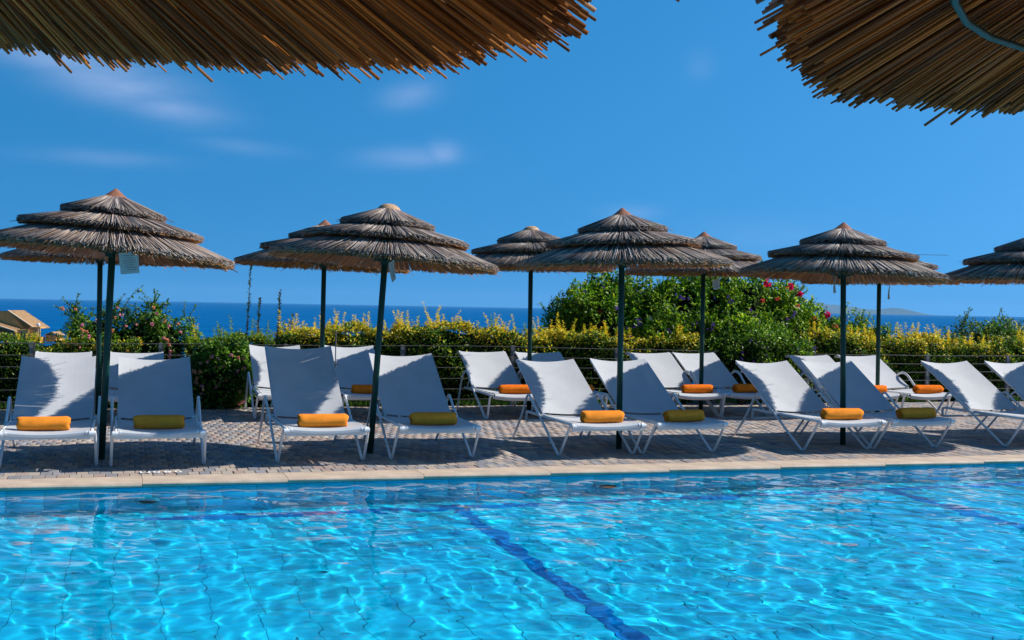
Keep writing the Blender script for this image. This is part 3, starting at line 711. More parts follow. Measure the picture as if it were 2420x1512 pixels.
# ------------------------------------------------------------------ rolled towels
def towel(seed, L=.36, R=.055):
    g = np.random.default_rng(seed); n = 40; prof = []
    na = 22; V = []; F = []
    offs = g.uniform(-.012, .012, 9)
    def rad(a, q):
        return R * (1 + .035 * (1 if (a - 1.1 + .12 * q) % 6.283 < 3.0 else 0) + .035 * math.sin(2 * a + seed) + .02 * math.sin(5 * a + q * 6 + seed) + .015 * math.sin(11 * q + seed + a)) * (1 - .0 * q)
    rings = []
    for j in range(na + 1):
        q = j / na; x = (q - .5) * L; e = 1 - .28 * max(0, abs(2 * q - 1) - .86) ** 2 / .0196 * .35
        ring = []
        for k in range(n):
            a = k * 2 * math.pi / n; r = rad(a, q) * e
            zz = r * math.sin(a); zz = max(zz, -R * .86)
            ring.append((x + .006 * math.sin(3 * a + seed) * (1 if j in (0, na) else 0), r * math.cos(a) * 1.04, zz))
        rings.append(ring)
    for sgn, end in ((-1, rings[0]), (1, rings[-1])):      # spiral end: terraces of the rolled layers
        cur = end; ins = []
        for t_, (sc_, dx) in enumerate([(.93, .004), (.80, -.006), (.74, .003), (.60, -.006), (.54, .003), (.40, -.006), (.33, .003), (.16, -.006), (.05, .0)]):
            ins.append([(end[k][0] + sgn * (dx + .004 * math.sin(k * 2 * math.pi / n + t_)), end[k][1] * sc_, end[k][2] * sc_) for k in range(n)])
        if sgn == -1: rings = ins[::-1] + rings
        else: rings = rings + ins
    V = [v for r_ in rings for v in r_]; m_ = len(rings)
    F = [(j * n + k, j * n + (k + 1) % n, (j + 1) * n + (k + 1) % n, (j + 1) * n + k) for j in range(m_ - 1) for k in range(n)]
    F += [tuple(range(n)), tuple(range((m_ - 1) * n, m_ * n))[::-1]]
    mb = MB(); mb.add(V, F); return mb
tw = [(-.625, 9.70, 'a', .36, 'fluffy golden rolled towel on the lounger at the far left edge'), (.216, 9.71, 'a', .365, 'golden rolled towel lying in shade on the lounger right of the far left pole'),
      (1.49, 9.69, 'a', .385, 'fluffy golden rolled towel on the lounger with the see-through backrest'), (2.42, 9.72, 'a', .375, 'golden rolled towel half in shade right of the leaning pole'),
      (3.945, 9.73, 'a', .37, 'golden rolled towel in front of the middle pole'), (4.735, 9.73, 'a', .365, 'plump yellow rolled towel right of the middle pole'),
      (6.36, 9.72, 'a', .39, 'yellow rolled towel with a spiral end, in front of the fourth pole'), (7.18, 9.72, 'a', .39, 'yellow rolled towel right of the fourth pole'),
      (2.545, 13.26, 'b', .36, 'orange rolled towel half hidden behind the leaning pole'), (4.26, 13.2, 'b', .37, 'orange rolled towel left of the pale-capped back pole'),
      (5.03, 13.2, 'b', .37, 'orange rolled towel of which only the right end shows between two front loungers'), (6.57, 13.15, 'b', .37, 'orange rolled towel in full view left of the shaded front backrest by the bush pole'),
      (7.28, 13.2, 'b', .36, 'orange rolled towel right of the pole before the bush, cut off by a front backrest'), (8.90, 12.92, 'b', .36, 'orange rolled towel behind the shaded backrest right of the fourth pole'),
      (9.70, 12.90, 'b', .38, 'orange rolled towel in full view beside the big round arm')]
for i, (x, y, m, L, lab) in enumerate(tw):
    o = towel(i * 3 + 1, L).build('rolled_towel', MAT['towel' if m == 'a' else 'towel2'], smooth=True, loc=(x, y, (.348 if m == 'a' else .340)))
    o.rotation_euler = (0, 0, math.radians([2, -3, 1, -4, 2, 5, -2, 3][i % 8])); tag(o, lab, 'towel', 'rolled towels on the front loungers' if m == 'a' else 'rolled towels on the back loungers')

# thin stake behind the leaning pole
mb = MB(); mb.tube([(0, 0, 0), (0, 0, 1.02)], .006, 6); e = empty('garden_stake', (2.045, 12.5, 0)); tag(e, 'thin dark metal stake standing behind the see-through backrest', 'stake')
mb.build('rod', MAT['grey_plastic'], e); mb = MB(); mb.box(.0, .03, -.01, .01, .655, .668); mb.build('clip', MAT['grey_plastic'], e)

# painted depth marking on the pavers (reads from the terrace towards the pool)
e = empty('depth_marking', (.27, 9.37, .006)); tag(e, 'white painted 080M depth marking on the pavers beside the coping', 'marking')
for ch, x in (('0', .352), ('8', .273), ('0', .195), ('M', .112)):
    cu = bpy.data.curves.new('painted_letter', 'FONT'); cu.body = ch; cu.size = .13; cu.align_x = 'CENTER'; cu.align_y = 'CENTER'; cu.offset = .002; cu.extrude = .0005
    co_ = bpy.data.objects.new('tmp', cu); link(co_); bpy.context.view_layer.update()
    me = bpy.data.meshes.new_from_object(co_.evaluated_get(bpy.context.evaluated_depsgraph_get())); bpy.data.objects.remove(co_); me.materials.clear(); me.materials.append(MAT['paint']); o = bpy.data.objects.new('painted_letter', me); link(o); o.parent = e; o.location = (x - .27, .012 - (x - .27) * .02, 0); o.rotation_euler = (0, 0, math.pi); o.scale = (.85, 1, 1)

# ------------------------------------------------------------------ fence
fe = empty('wire_fence', (0, 15.0, 0)); tag(fe, 'low wire fence with grey posts between the terrace and the hedge', 'fence')
def ftop(x): return .775 if x < 5 else .775 - .085 * min(1, (x - 5) / 5.)
posts = [-4.0, -2.55, -1.105, .345, 1.839, 3.319, 4.80, 6.28, 7.76, 9.24, 11.26, 12.7, 14.2]
for x in posts:
    mb = MB(); mb.box(-.03, .012, -.02, .02, -.1, ftop(x) + .012); mb.build('post', MAT['post'], fe, loc=(x, 0, 0))
    mb = MB(); mb.box(.0165, .03, -.016, .016, -.1, ftop(x) + .006); mb.build('post_strip', MAT['wire'], fe, loc=(x, 0, 0))
for k in range(6):
    mb = MB(); hz = lambda x: ftop(x) - .138 * k * (ftop(x) / .775)
    xs = np.linspace(-4, 14.2, 60); mb.tube([(x, -.03, hz(x) + .004 * math.sin(x * 2 + k)) for x in xs], .0042, 6); mb.build('wire', MAT['wire'], fe, smooth=True)

# ------------------------------------------------------------------ plants
def leaves(P, D, Nn, L, Wd, C_, fold=.18):
    """arrays: base P, direction D, normal Nn, length L, width Wd, colour C_"""
    D = D / np.linalg.norm(D, axis=1)[:, None]; s = np.cross(D, Nn); s /= (np.linalg.norm(s, axis=1)[:, None] + 1e-9); n = np.cross(s, D)
    L = L[:, None]; Wd = Wd[:, None]
    v0 = P; v1 = P + D * L * .5 + s * Wd * .5 + n * Wd * fold; v2 = P + D * L - n * L * .08; v3 = P + D * L * .5 - s * Wd * .5 + n * Wd * fold
    V = np.stack([v0, v1, v2, v3], 1).reshape(-1, 3); b = np.arange(len(P)) * 4
    F = np.stack([b, b + 1, b + 2, b, b + 2, b + 3], -1).reshape(-1, 3)
    return V, F, np.repeat(C_, 4, axis=0)
def rdir(g, n, up=.3):
    d = g.normal(0, 1, (n, 3)); d /= np.linalg.norm(d, axis=1)[:, None]; d[:, 2] += up; return d
def palette(g, n, cols, wts, jit=.2):
    c = np.array(cols)[g.choice(len(cols), n, p=np.array(wts) / sum(wts))]; return c * g.uniform(1 - jit, 1 + jit, (n, 1))
G1 = [(.06, .13, .012), (.10, .21, .016), (.17, .31, .018), (.28, .42, .02), (.03, .075, .01)]
YEL = [(.86, .62, .03), (.74, .58, .035), (.48, .52, .03), (.92, .68, .07)]
def shoot(g, x, y, z0, h, n, ll, lw, cols, wts, bend=.1, stem=None, pair=.9):
    """upright leafy shoot"""
    t = np.sort(g.uniform(.05, 1, n)); dx, dy = g.normal(0, bend, 2)
    P = np.stack([x + dx * t * t * h, y + dy * t * t * h, z0 + t * h], -1)
    a = g.uniform(0, 6.28, n); D = np.stack([np.cos(a), np.sin(a), np.full(n, pair)], -1)
    sz = (1 - .45 * t)
    return leaves(P, D, np.tile([0, 0, 1.0], (n, 1)), ll * sz * g.uniform(.7, 1.2, n), lw * sz * g.uniform(.7, 1.2, n), palette(g, n, cols, wts))
def stem_mesh(mb, x, y, z0, h, r=.004, dx=0, dy=0): mb.tube([(x, y, z0), (x + dx * .4, y + dy * .4, z0 + h * .55), (x + dx, y + dy, z0 + h)], [r, r * .8, r * .4], 5)

def hedge(name, label, x0, x1, topf, n, seed, yelf, y0=15.12, y1=15.75, shoots=60, sh=(.05, .16), lsz=.042, bottom=.02):
    g = np.random.default_rng(seed); root = empty(name, ((x0 + x1) / 2, 15.4, 0)); tag(root, label, 'hedge')
    off = np.array([(x0 + x1) / 2, 15.4, 0])
    # body leaves: front face, top, and some inside
    x = g.uniform(x0, x1, n); T = np.array([topf(a) for a in x]) + .045 * np.sin(x * 4.1 + seed) + .03 * np.sin(x * 9.3 + 1) + .025 * np.sin(x * 21)
    face = g.random(n); y = np.where(face < .62, y0 + np.abs(g.normal(0, .06, n)), g.uniform(y0, y1, n)); z = np.where(face < .62, bottom + (T - bottom) * g.random(n) ** .85, T - np.abs(g.normal(0, .045, n)))
    y = y + .05 * np.sin(x * 5 + z * 6) + .03 * np.sin(x * 17 + z * 11)
    D = rdir(g, n, .35); D[:, 1] -= np.where(face < .62, .5, 0); Nn = np.tile([0, -.35, 1.0], (n, 1)) + g.normal(0, .5, (n, 3))
    py = np.array([yelf(a) for a in x]) * np.clip((z - (T - .32)) / .30, .06, 1) ; py = py * np.clip(.62 + .55 * np.sin(x * 4.3 + 1 + seed) * np.sin(x * 1.7 + z * 5), 0, 1); yel = g.random(n) < py
    col = np.where(yel[:, None], palette(g, n, YEL, [4, 3, 3, 2]), palette(g, n, G1, [4, 3, 2, 1, 3]))
    parts = [leaves(np.stack([x, y, z], -1), D, Nn, lsz * g.uniform(.7, 1.4, n), lsz * .58 * g.uniform(.7, 1.2, n), col)]
    tw_ = MB()
    for i in range(shoots):
        xx = g.uniform(x0, x1); yy = g.uniform(y0 + .05, y1 - .1); h = sh[0] + (sh[1] - sh[0]) * g.random() ** 2.2 * (1.5 if g.random() < .12 else 1); xx += .05 * math.sin(xx * 14)
        yl = g.random() < yelf(xx)
        parts.append(shoot(g, xx, yy, topf(xx) - .05, h + .05, int(14 + h * 190), lsz * 1.25, lsz * .66, YEL + [G1[3]] if yl else G1[1:4] + [YEL[2]], [3, 2, 2, 2, 1] if yl else [2, 3, 3, 1], .14, pair=.45))
        stem_mesh(tw_, xx - off[0], yy - off[1], topf(xx) - .1, h + .05, .0012)
    V, F, C_ = merge(parts); fo = npmesh('foliage', V - off, F, MAT['leaf'], root, C_); tag(fo, kind='stuff')
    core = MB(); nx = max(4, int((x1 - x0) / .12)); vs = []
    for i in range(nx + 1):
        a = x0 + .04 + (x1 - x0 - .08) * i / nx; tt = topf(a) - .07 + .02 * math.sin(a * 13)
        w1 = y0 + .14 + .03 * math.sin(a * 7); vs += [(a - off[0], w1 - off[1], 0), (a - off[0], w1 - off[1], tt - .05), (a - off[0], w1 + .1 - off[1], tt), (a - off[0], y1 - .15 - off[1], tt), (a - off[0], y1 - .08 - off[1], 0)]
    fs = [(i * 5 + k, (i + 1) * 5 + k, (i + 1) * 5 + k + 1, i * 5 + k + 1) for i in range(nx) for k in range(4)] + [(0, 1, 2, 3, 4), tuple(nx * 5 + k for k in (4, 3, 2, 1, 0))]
    core.add(vs, fs); core.build('shade_core', MAT['hedgecore'], root)  # solid hull: blocks the view through, its colour stands for inner shade
    tag(tw_.build('shoot_stems', MAT['bark'], root), kind='stuff'); return root
T1 = lambda x: float(np.interp(x, [.6, 1.15, 1.7, 1.85, 2.3, 3.2, 3.5, 4.0, 4.5, 5.0, 5.6, 6.5, 7.6], [.76, .82, .84, .95, .97, .97, 1.03, 1.02, .98, .95, .93, .90, .89]))
Y1 = lambda x: float(np.interp(x, [.6, 1.6, 1.9, 3, 4, 4.6, 5.2, 5.5, 6.2, 6.5, 7.5], [.1, .15, .8, .85, .9, .85, .6, .95, .9, .7, .6]))
hedge('golden_hedge', 'clipped golden-green hedge behind the fence, between the pink-flowered shrubs and the big bush', .62, 7.6, T1, 30000, 3, Y1, shoots=330, sh=(.05, .24))
T2 = lambda x: float(np.interp(x, [9.3, 9.8, 10.2, 10.9, 11.4, 12, 12.6, 15], [.98, .99, .93, .91, .93, .86, .88, .9]))
hedge('golden_hedge', 'golden hedge with loose tops behind the fence, right of the big bush', 9.35, 14.6, T2, 22000, 5, lambda x: .85 if x < 12 else .75, shoots=190, sh=(.05, .26))
T0 = lambda x: float(np.interp(x, [-5, -1.5, -.9, .1], [.88, .84, .79, .78]))
g0 = hedge('feathery_hedge', 'low feathery light-green hedge behind the fence at the far left', -5, .1, T0, 19000, 9, lambda x: .25, shoots=330, sh=(.03, .10), lsz=.034)

def blob_bush(name, label, blobs, n, seed, cols, wts, lsz, lw, kn=1.0, sprays=0, spray_len=(.15, .4), zmin=.02, front=None, stems=6):
    """blobs: (x,y,z,rx,ry,rz) leaf clouds; leaves sit towards each blob's surface"""
    g = np.random.default_rng(seed); c0 = np.array([blobs[0][0], blobs[0][1], 0]); root = empty(name, tuple(c0)); tag(root, label, 'bush' if 'bush' in name else 'shrub')
    knobs = []
    for bb in blobs:
        for _ in range(int((4 + bb[3] * 12) * kn)):
            dd = g.normal(0, 1, 3); dd[2] = abs(dd[2]) * .8 + .1; dd /= np.linalg.norm(dd); q = g.uniform(.85, 1.12); rk = g.uniform(.07, .17) * (bb[3] / .45) ** .5
            knobs.append((bb[0] + dd[0] * bb[3] * q, bb[1] + dd[1] * bb[4] * q * .8, bb[2] + dd[2] * bb[5] * q, rk, rk, rk * g.uniform(.8, 2.0)))
    nb0 = len(blobs); B = np.array(list(blobs) + knobs); vol = (B[:, 3] * B[:, 5]) ** 1.0; vol[nb0:] *= 2.2; k = g.choice(len(B), n, p=vol / vol.sum()); b = B[k]
    d = g.normal(0, 1, (n, 3)); d /= np.linalg.norm(d, axis=1)[:, None]; rr = g.random(n) ** .33 * (1 + g.normal(0, .06, n))
    rr = np.where(g.random(n) < .6, .86 + g.normal(0, .09, n), rr); rr *= 1 + .14 * np.sin(d[:, 0] * 8 + b[:, 0] * 5) * np.sin(d[:, 2] * 7 + b[:, 2] * 9) + .06 * np.sin(d[:, 0] * 19 + d[:, 2] * 17)
    P = b[:, :3] + d * b[:, 3:6] * rr[:, None]; ok = P[:, 2] > zmin; P = P[ok]; d = d[ok]; m = len(P)
    D = rdir(g, m, .1) + d * .8; Nn = d * .7 + np.array([0, -.1, .8]) + g.normal(0, .45, (m, 3))
    col = palette(g, m, cols, wts, .25) * (1 + .22 * np.sin(P[:, 0] * 4 + P[:, 2] * 5))[:, None]
    parts = [leaves(P, D, Nn, lsz * g.uniform(.55, 1.25, m), lw * g.uniform(.6, 1.2, m), col)]
    tw_ = MB()
    for i in range(sprays):
        b1 = B[g.integers(len(B))]; a = g.uniform(-1.3, 1.3); q = Vector((math.sin(a), g.uniform(-.6, .2), math.cos(a) * .95 + .1)).normalized()
        p = Vector(b1[:3]) + Vector((q.x * b1[3], q.y * b1[4], q.z * b1[5])) * .85; ln = g.uniform(*spray_len)
        e_ = p + q * ln + Vector((0, 0, -.1 * ln)); mid = (p + e_) / 2 + Vector((0, 0, .12 * ln)); nn_ = int(8 + ln * 60)
        tt = np.sort(g.random(nn_)); Pp = np.array([tuple(p * (1 - t) ** 2 + mid * 2 * t * (1 - t) + e_ * t * t) for t in tt])
        Dd = np.tile(np.array(q), (nn_, 1)) * .5 + rdir(g, nn_, 0)
        parts.append(leaves(Pp, Dd, np.tile([0, 0, 1.], (nn_, 1)), lsz * g.uniform(.5, 1.0, nn_), lw * g.uniform(.5, 1, nn_), palette(g, nn_, cols, wts)))
        tw_.tube([Vector(p) - Vector(c0), Vector(mid) - Vector(c0), Vector(e_) - Vector(c0)], [.004, .003, .0015], 5)
    for i in range(stems):
        b1 = B[g.integers(len(B))]; tw_.tube([(g.normal(0, .15), g.normal(0, .08), 0), (float(b1[0] - c0[0]) * .6, float(b1[1] - c0[1]) * .6, float(b1[2]) * .6), (float(b1[0] - c0[0]), float(b1[1] - c0[1]), float(b1[2]))], [.02, .013, .006], 6)
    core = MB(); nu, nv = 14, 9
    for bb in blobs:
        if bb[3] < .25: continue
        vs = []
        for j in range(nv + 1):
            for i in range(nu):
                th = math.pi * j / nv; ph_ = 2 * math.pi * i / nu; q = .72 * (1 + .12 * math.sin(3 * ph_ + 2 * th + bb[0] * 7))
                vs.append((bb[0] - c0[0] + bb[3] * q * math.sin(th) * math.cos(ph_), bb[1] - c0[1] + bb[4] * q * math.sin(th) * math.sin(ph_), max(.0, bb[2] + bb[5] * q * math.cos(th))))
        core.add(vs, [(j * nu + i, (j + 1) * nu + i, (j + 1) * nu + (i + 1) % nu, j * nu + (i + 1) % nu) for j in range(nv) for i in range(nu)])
    if core.v: tag(core.build('shade_core', MAT['hedgecore'], root), kind='stuff')  # solid lumps coloured as the shade between the leaves
    V, F, C_ = merge(parts); fo = npmesh('foliage', V - c0, F, MAT['leaf'], root, C_); tag(fo, kind='stuff'); tag(tw_.build('branches', MAT['bark'], root), kind='stuff')
    return root
def head_mesh(cols, R=.02, n=16, seed=0, petals=1.0):
    g = np.random.default_rng(seed); d = g.normal(0, 1, (n, 3)); d[:, 1] -= .4; d[:, 2] += .3; d /= np.linalg.norm(d, axis=1)[:, None]
    P = d * R * .55; s = np.cross(d, rdir(g, n, 0)); s /= np.linalg.norm(s, axis=1)[:, None]
    V, F, C_ = leaves(P, d + s * .5, d, np.full(n, R * .9 * petals), np.full(n, R * .85), palette(g, n, cols, [1] * len(cols)))
    P2 = leaves(P, d - s * .5, d, np.full(n, R * .9 * petals), np.full(n, R * .85), palette(g, n, cols, [1] * len(cols)))
    V, F, C_ = merge([(V, F, C_), P2]); o = npmesh('flower_head', V, F, MAT['petal'], None, C_); me = o.data; bpy.data.objects.remove(o); return me
PINK = [head_mesh([(.85, .2, .5), (.9, .38, .55), (.85, .45, .4)], .020, 16, 1), head_mesh([(.82, .25, .45), (.88, .5, .35)], .018, 16, 2), head_mesh([(.85, .42, .2), (.8, .32, .3)], .018, 16, 3)]
PURP = [head_mesh([(.11, .04, .34), (.16, .07, .42)], .017, 10, 4), head_mesh([(.08, .03, .26), (.17, .08, .42)], .014, 9, 5)]
HOT = [head_mesh([(.85, .02, .15), (.7, .02, .12)], .045, 22, 6), head_mesh([(.75, .08, .06), (.8, .15, .1)], .032, 16, 7)]
def put_flowers(root, pts, meshes, seed, smin=.8, smax=1.25):
    g = np.random.default_rng(seed)
    for p in pts:
        o = bpy.data.objects.new('flower_head', meshes[int(g.integers(len(meshes)))]); link(o); o.parent = root
        o.location = Vector(p) - Vector(root.location); s = g.uniform(smin, smax); o.scale = (s, s, s); o.rotation_euler = (g.uniform(-.4, .4), g.uniform(0, 6), g.uniform(-.5, .5))
# pink-flowered shrubs on the left
LG = [(.055, .15, .015), (.11, .25, .02), (.18, .35, .03), (.03, .08, .012), (.28, .42, .05)]
r = blob_bush('flowering_shrub', 'tall pink-flowered shrub with long sprays behind the fence at the far left pole',
              [(-.35, 15.6, .66, .42, .3, .46), (.15, 15.6, .66, .46, .3, .46), (-.62, 15.6, .72, .22, .22, .30), (-.12, 15.6, .92, .18, .18, .22), (.38, 15.6, .72, .32, .25, .36), (.58, 15.5, .42, .24, .25, .34), (-.66, 15.6, 1.02, .1, .1, .14), (.24, 15.6, 1.02, .13, .13, .16)],
              9500, 21, LG, [3, 3, 3, 2, 1.3], .05, .03, kn=.45, sprays=120, spray_len=(.08, .26))
g = np.random.default_rng(77)
pts = [(-.8, 15.4, 1.18), (-.65, 15.4, 1.17), (-.58, 15.35, .99), (-.4, 15.35, 1.04), (-.17, 15.4, 1.2), (-.19, 15.4, 1.08), (-.12, 15.35, 1.12), (.25, 15.4, 1.21), (.3, 15.4, 1.14), (.38, 15.35, 1.05), (.44, 15.35, .98), (.05, 15.35, 1.0)]
pts += [(g.uniform(-.8, .75), 15.28, g.uniform(.55, 1.02)) for _ in range(30)]
put_flowers(r, pts, PINK, 5)
mb = MB(); c0 = Vector(r.location); P = [(-.2, 15.55, 1.0), (-.1, 15.5, 1.2), (0, 15.5, 1.36), (.12, 15.5, 1.47)]; mb.tube([Vector(p) - c0 for p in P], [.005, .004, .003, .0015], 5); mb.build('long_spray', MAT['bark'], r)
gg = np.random.default_rng(3); t_ = np.linspace(0, 1, 34); PP = np.array([[np.interp(t, [0, .33, .66, 1], [p[i] for p in P]) for i in range(3)] for t in t_])
V, F, C_ = leaves(PP, rdir(gg, 34, -.2), np.tile([0, 0, 1.], (34, 1)), np.full(34, .05), np.full(34, .026), palette(gg, 34, LG, [3, 3, 2, 2, 1])); npmesh('spray_leaves', V - np.array(c0), F, MAT['leaf'], r, C_)
r = blob_bush('flowering_shrub', 'low dark shrub with salmon flowers spilling through the fence left of the tall stems',
              [(1.05, 14.9, .32, .34, .2, .32), (.88, 14.92, .18, .28, .2, .22), (1.28, 14.92, .28, .2, .18, .26), (1.02, 15.0, .62, .2, .18, .2), (1.15, 14.97, .56, .16, .15, .2), (.72, 14.98, .3, .22, .18, .28)],
              9000, 23, LG, [3, 3, 2, 2, 1], .056, .033, kn=.3, sprays=26, spray_len=(.05, .14), zmin=.005)
put_flowers(r, [(g.uniform(.7, 1.4), 14.72 + g.uniform(-.02, .05), g.uniform(.05, .65)) for _ in range(26)], PINK[1:], 6)
# tall thin stems
for i, (x, h, lb) in enumerate([(1.42, 1.76, 'tallest thin leafy stem standing up from the low hedge, left of the back-row parasol'), (1.545, 1.34, 'short thin leafy stem just right of the tallest one'),
                                (1.80, 1.48, 'thin dark leafy stem between the tallest stem and the back-row pole'), (1.965, 1.14, 'shortest thin leafy stem, at the left end of the golden hedge tops')]):
    e = empty('thin_shrub', (x, 15.5, 0)); tag(e, lb, 'plant', 'thin leafy stems above the hedge'); gg = np.random.default_rng(60 + i)
    mb = MB(); mb.tube([(-.04, 0, 0), (-.02, 0, h * .5), (0, 0, h * .8), (.012, 0, h)], [.008, .006, .004, .002], 6); mb.build('stem', MAT['bark'], e)
    n = int(h * 75); z = gg.uniform(.6, h, n); a = gg.uniform(0, 6.28, n); P = np.stack([np.interp(z, [0, h * .5, h], [-.04, -.02, .012]), np.zeros(n), z], -1)
    V, F, C_ = leaves(P, np.stack([np.cos(a), np.sin(a), np.full(n, 1.1)], -1), np.tile([0, 0, 1.], (n, 1)), .055 * gg.uniform(.6, 1.2, n), .02 * gg.uniform(.7, 1.3, n), palette(gg, n, [(.03, .06, .02), (.05, .1, .02), (.10, .07, .04)], [3, 2, 1]))
    npmesh('foliage', V, F, MAT['leaf'], e, C_)
# the big bush
BG = [(.055, .14, .012), (.11, .25, .015), (.20, .38, .015), (.33, .50, .018), (.03, .08, .01), (.46, .52, .03)]
big = blob_bush('big_flowering_bush', 'big dense green bush with purple flowers rising above the hedge and fence',
                [(6.35, 16.2, .9, .55, .5, .5), (6.6, 16.2, 1.35, .38, .35, .40), (7.1, 16.2, 1.12, .5, .45, .50), (7.75, 16.1, 1.3, .45, .45, .50), (8.3, 16.1, 1.25, .55, .5, .58), (8.8, 16.0, 1.2, .5, .5, .58), (9.2, 16.0, 1.15, .42, .45, .55), (9.55, 16.0, .95, .4, .4, .5),
                 (5.9, 16.1, .95, .3, .3, .28), (7.4, 15.7, .75, .7, .4, .5), (8.5, 15.5, .7, .7, .4, .6), (9.3, 15.6, .7, .5, .4, .5), (9.9, 15.9, .8, .3, .3, .4), (10.2, 15.85, .78, .28, .28, .34), (10.55, 15.8, .76, .24, .25, .26), (10.85, 15.7, .74, .2, .2, .18), (6.4, 15.9, 1.05, .5, .3, .4)],
                56000, 31, BG, [3, 4, 4, 3, 2, 1], .068, .038, kn=1.5, sprays=520, spray_len=(.10, .34), stems=14)
fr_ = blob_bush('flowering_bush', 'bushy purple-flowered growth pushing through the fence below the big bush',
                [(8.2, 14.92, .45, .35, .22, .42), (8.6, 14.9, .4, .42, .22, .42), (8.0, 15.0, .7, .3, .2, .25), (8.9, 14.95, .5, .35, .2, .45), (8.45, 14.95, .75, .4, .2, .22)], 9000, 33, BG, [4, 3, 2, 1, 3, .5], .05, .028, sprays=30, spray_len=(.05, .14), zmin=.005)
put_flowers(big, [(6.09, 15.75, 1.54), (6.37, 15.75, 1.6), (6.66, 15.55, 1.03), (6.79, 15.5, 1.15), (6.84, 15.5, 1.08), (7.63, 15.3, 1.12), (7.85, 15.25, 1.09), (8.17, 15.2, 1.02), (8.05, 15.6, 1.48), (8.61, 15.15, 1.01), (6.72, 15.55, .93), (10.17, 15.6, 1.17), (10.26, 15.6, 1.2), (10.3, 15.6, 1.09)]
            + [(x + g.normal(0, .04), 15.3 + g.uniform(-.1, .25), z + g.normal(0, .04)) for x, z in ((6.7, 1.05), (6.8, 1.12), (7.65, 1.1), (7.9, 1.08), (8.2, 1.0), (8.15, 1.45), (8.7, .95), (7.2, .98), (8.5, 1.3), (9.2, 1.2), (9.5, 1.0), (9.8, .9), (6.4, 1.3), (7.4, 1.5), (6.6, .95), (8.0, .85)) for _ in range(4)], PURP, 8, .8, 1.5)
put_flowers(big, [(8.96, 15.7, 1.72), (9.34, 15.7, 1.67), (9.49, 15.7, 1.58), (9.52, 15.7, 1.56), (9.98, 15.7, 1.27), (9.95, 15.7, 1.24)], HOT[:1], 9, .8, 1.2)
put_flowers(big, [(10.06, 15.6, 1.11), (8.82, 15.6, 1.46), (9.07, 15.6, 1.5), (9.4, 15.6, 1.4), (6.32, 15.75, 1.24), (9.7, 15.6, 1.2)], HOT[1:], 10, .8, 1.2)
put_flowers(fr_, [(g.uniform(7.9, 9.2), 14.68 + g.uniform(0, .08), g.uniform(.15, .9)) for _ in range(40)], PURP, 12, .8, 1.4)
RB = [(.04, .11, .015), (.07, .17, .02), (.13, .25, .02), (.28, .36, .03), (.02, .06, .012)]
rb_ = blob_bush('green_bush', 'green and yellowish bush behind the fence at the right edge', [(12.9, 15.8, .7, .5, .4, .42), (13.5, 15.8, .72, .5, .4, .42), (12.6, 15.8, .95, .2, .2, .22), (13.1, 15.8, .95, .25, .2, .2), (14.2, 15.8, .7, .6, .4, .45), (12.35, 15.8, .72, .25, .2, .3)], 11000, 41, RB, [3, 3, 2, 2, 1], .045, .026, sprays=60, spray_len=(.08, .24))
# grass tufts along the foot of the fence
g = np.random.default_rng(90); n = 9000; x = g.uniform(-3, 14, n); keep = (np.sin(x * 3.1) + np.sin(x * 7.3 + 1) + g.normal(0, .6, n)) > -.1; x = x[keep]; n = len(x)
P = np.stack([x, 14.97 + np.abs(g.normal(0, .06, n)), np.zeros(n)], -1); D = rdir(g, n, 1.6); V, F, C_ = leaves(P, D, np.tile([0, -1, .2], (n, 1)), g.uniform(.03, .13, n), np.full(n, .009), palette(g, n, [(.09, .22, .02), (.14, .30, .03), (.05, .13, .02)], [2, 2, 1]))
tag(npmesh('grass', V, F, MAT['leaf'], None, C_), 'bright green grass tufts along the foot of the wire fence', 'grass', kind='stuff')
mb = MB(); mb.box(-6, 20, 15.052, 16.6, -.4, -.015); tag(mb.build('planting_bed', MAT['soil']), kind='structure')

# ------------------------------------------------------------------ houses on the slope below
def gable_tiles(mb, p0, p1, p2, p3, n):  # ribs down the slope p0->p3, from edge p0-p1 to p3-p2
    for i in range(n + 1):
        a = Vector(p0).lerp(Vector(p1), i / n); b = Vector(p3).lerp(Vector(p2), i / n); mb.tube([a, b], .09, 5)
h = empty('hillside_house', (-31.6, 324.9, -9.5), (0, 0, -YAW)); tag(h, 'ochre house with sloping tiled roofs on the hillside at the far left', 'house')
m = MB(); m.add([(-6, 0, 0), (6.2, 0, 0), (6.2, 0, 3.2), (2.3, 0, 7.35), (-6, 0, 7.4)], [(0, 1, 2, 3, 4)]); m.add([(-6, 9, 0), (6.2, 9, 0), (6.2, 9, 3.2), (2.3, 9, 7.35), (-6, 9, 7.4)], [(4, 3, 2, 1, 0)])
m.add([(6.2, 0, 0), (6.2, 9, 0), (6.2, 9, 3.2), (6.2, 0, 3.2)], [(0, 1, 2, 3)]); m.build('wall', MAT['render_wall'], h)
def slab(name, a, b, c, d, th, mt, par): # quad with thickness
    mm = MB(); n = (Vector(b) - Vector(a)).cross(Vector(d) - Vector(a)).normalized() * th; q = [Vector(v) for v in (a, b, c, d)]
    mm.add(q + [v + n for v in q], [(0, 3, 2, 1), (4, 5, 6, 7), (0, 1, 5, 4), (1, 2, 6, 5), (2, 3, 7, 6), (3, 0, 4, 7)]); return mm.build(name, MAT[mt], par)
rf = slab('roof', (2.3, -.5, 7.4), (9.0, -.5, 3.1), (9.0, 9.2, 3.1), (2.3, 9.2, 7.4), .25, 'rooftile', h)
m = MB(); gable_tiles(m, (2.35, -.3, 7.62), (2.35, 9, 7.62), (8.9, 9, 3.4), (8.9, -.3, 3.4), 22); m.build('tile_ribs', MAT['rooftile'], rf)
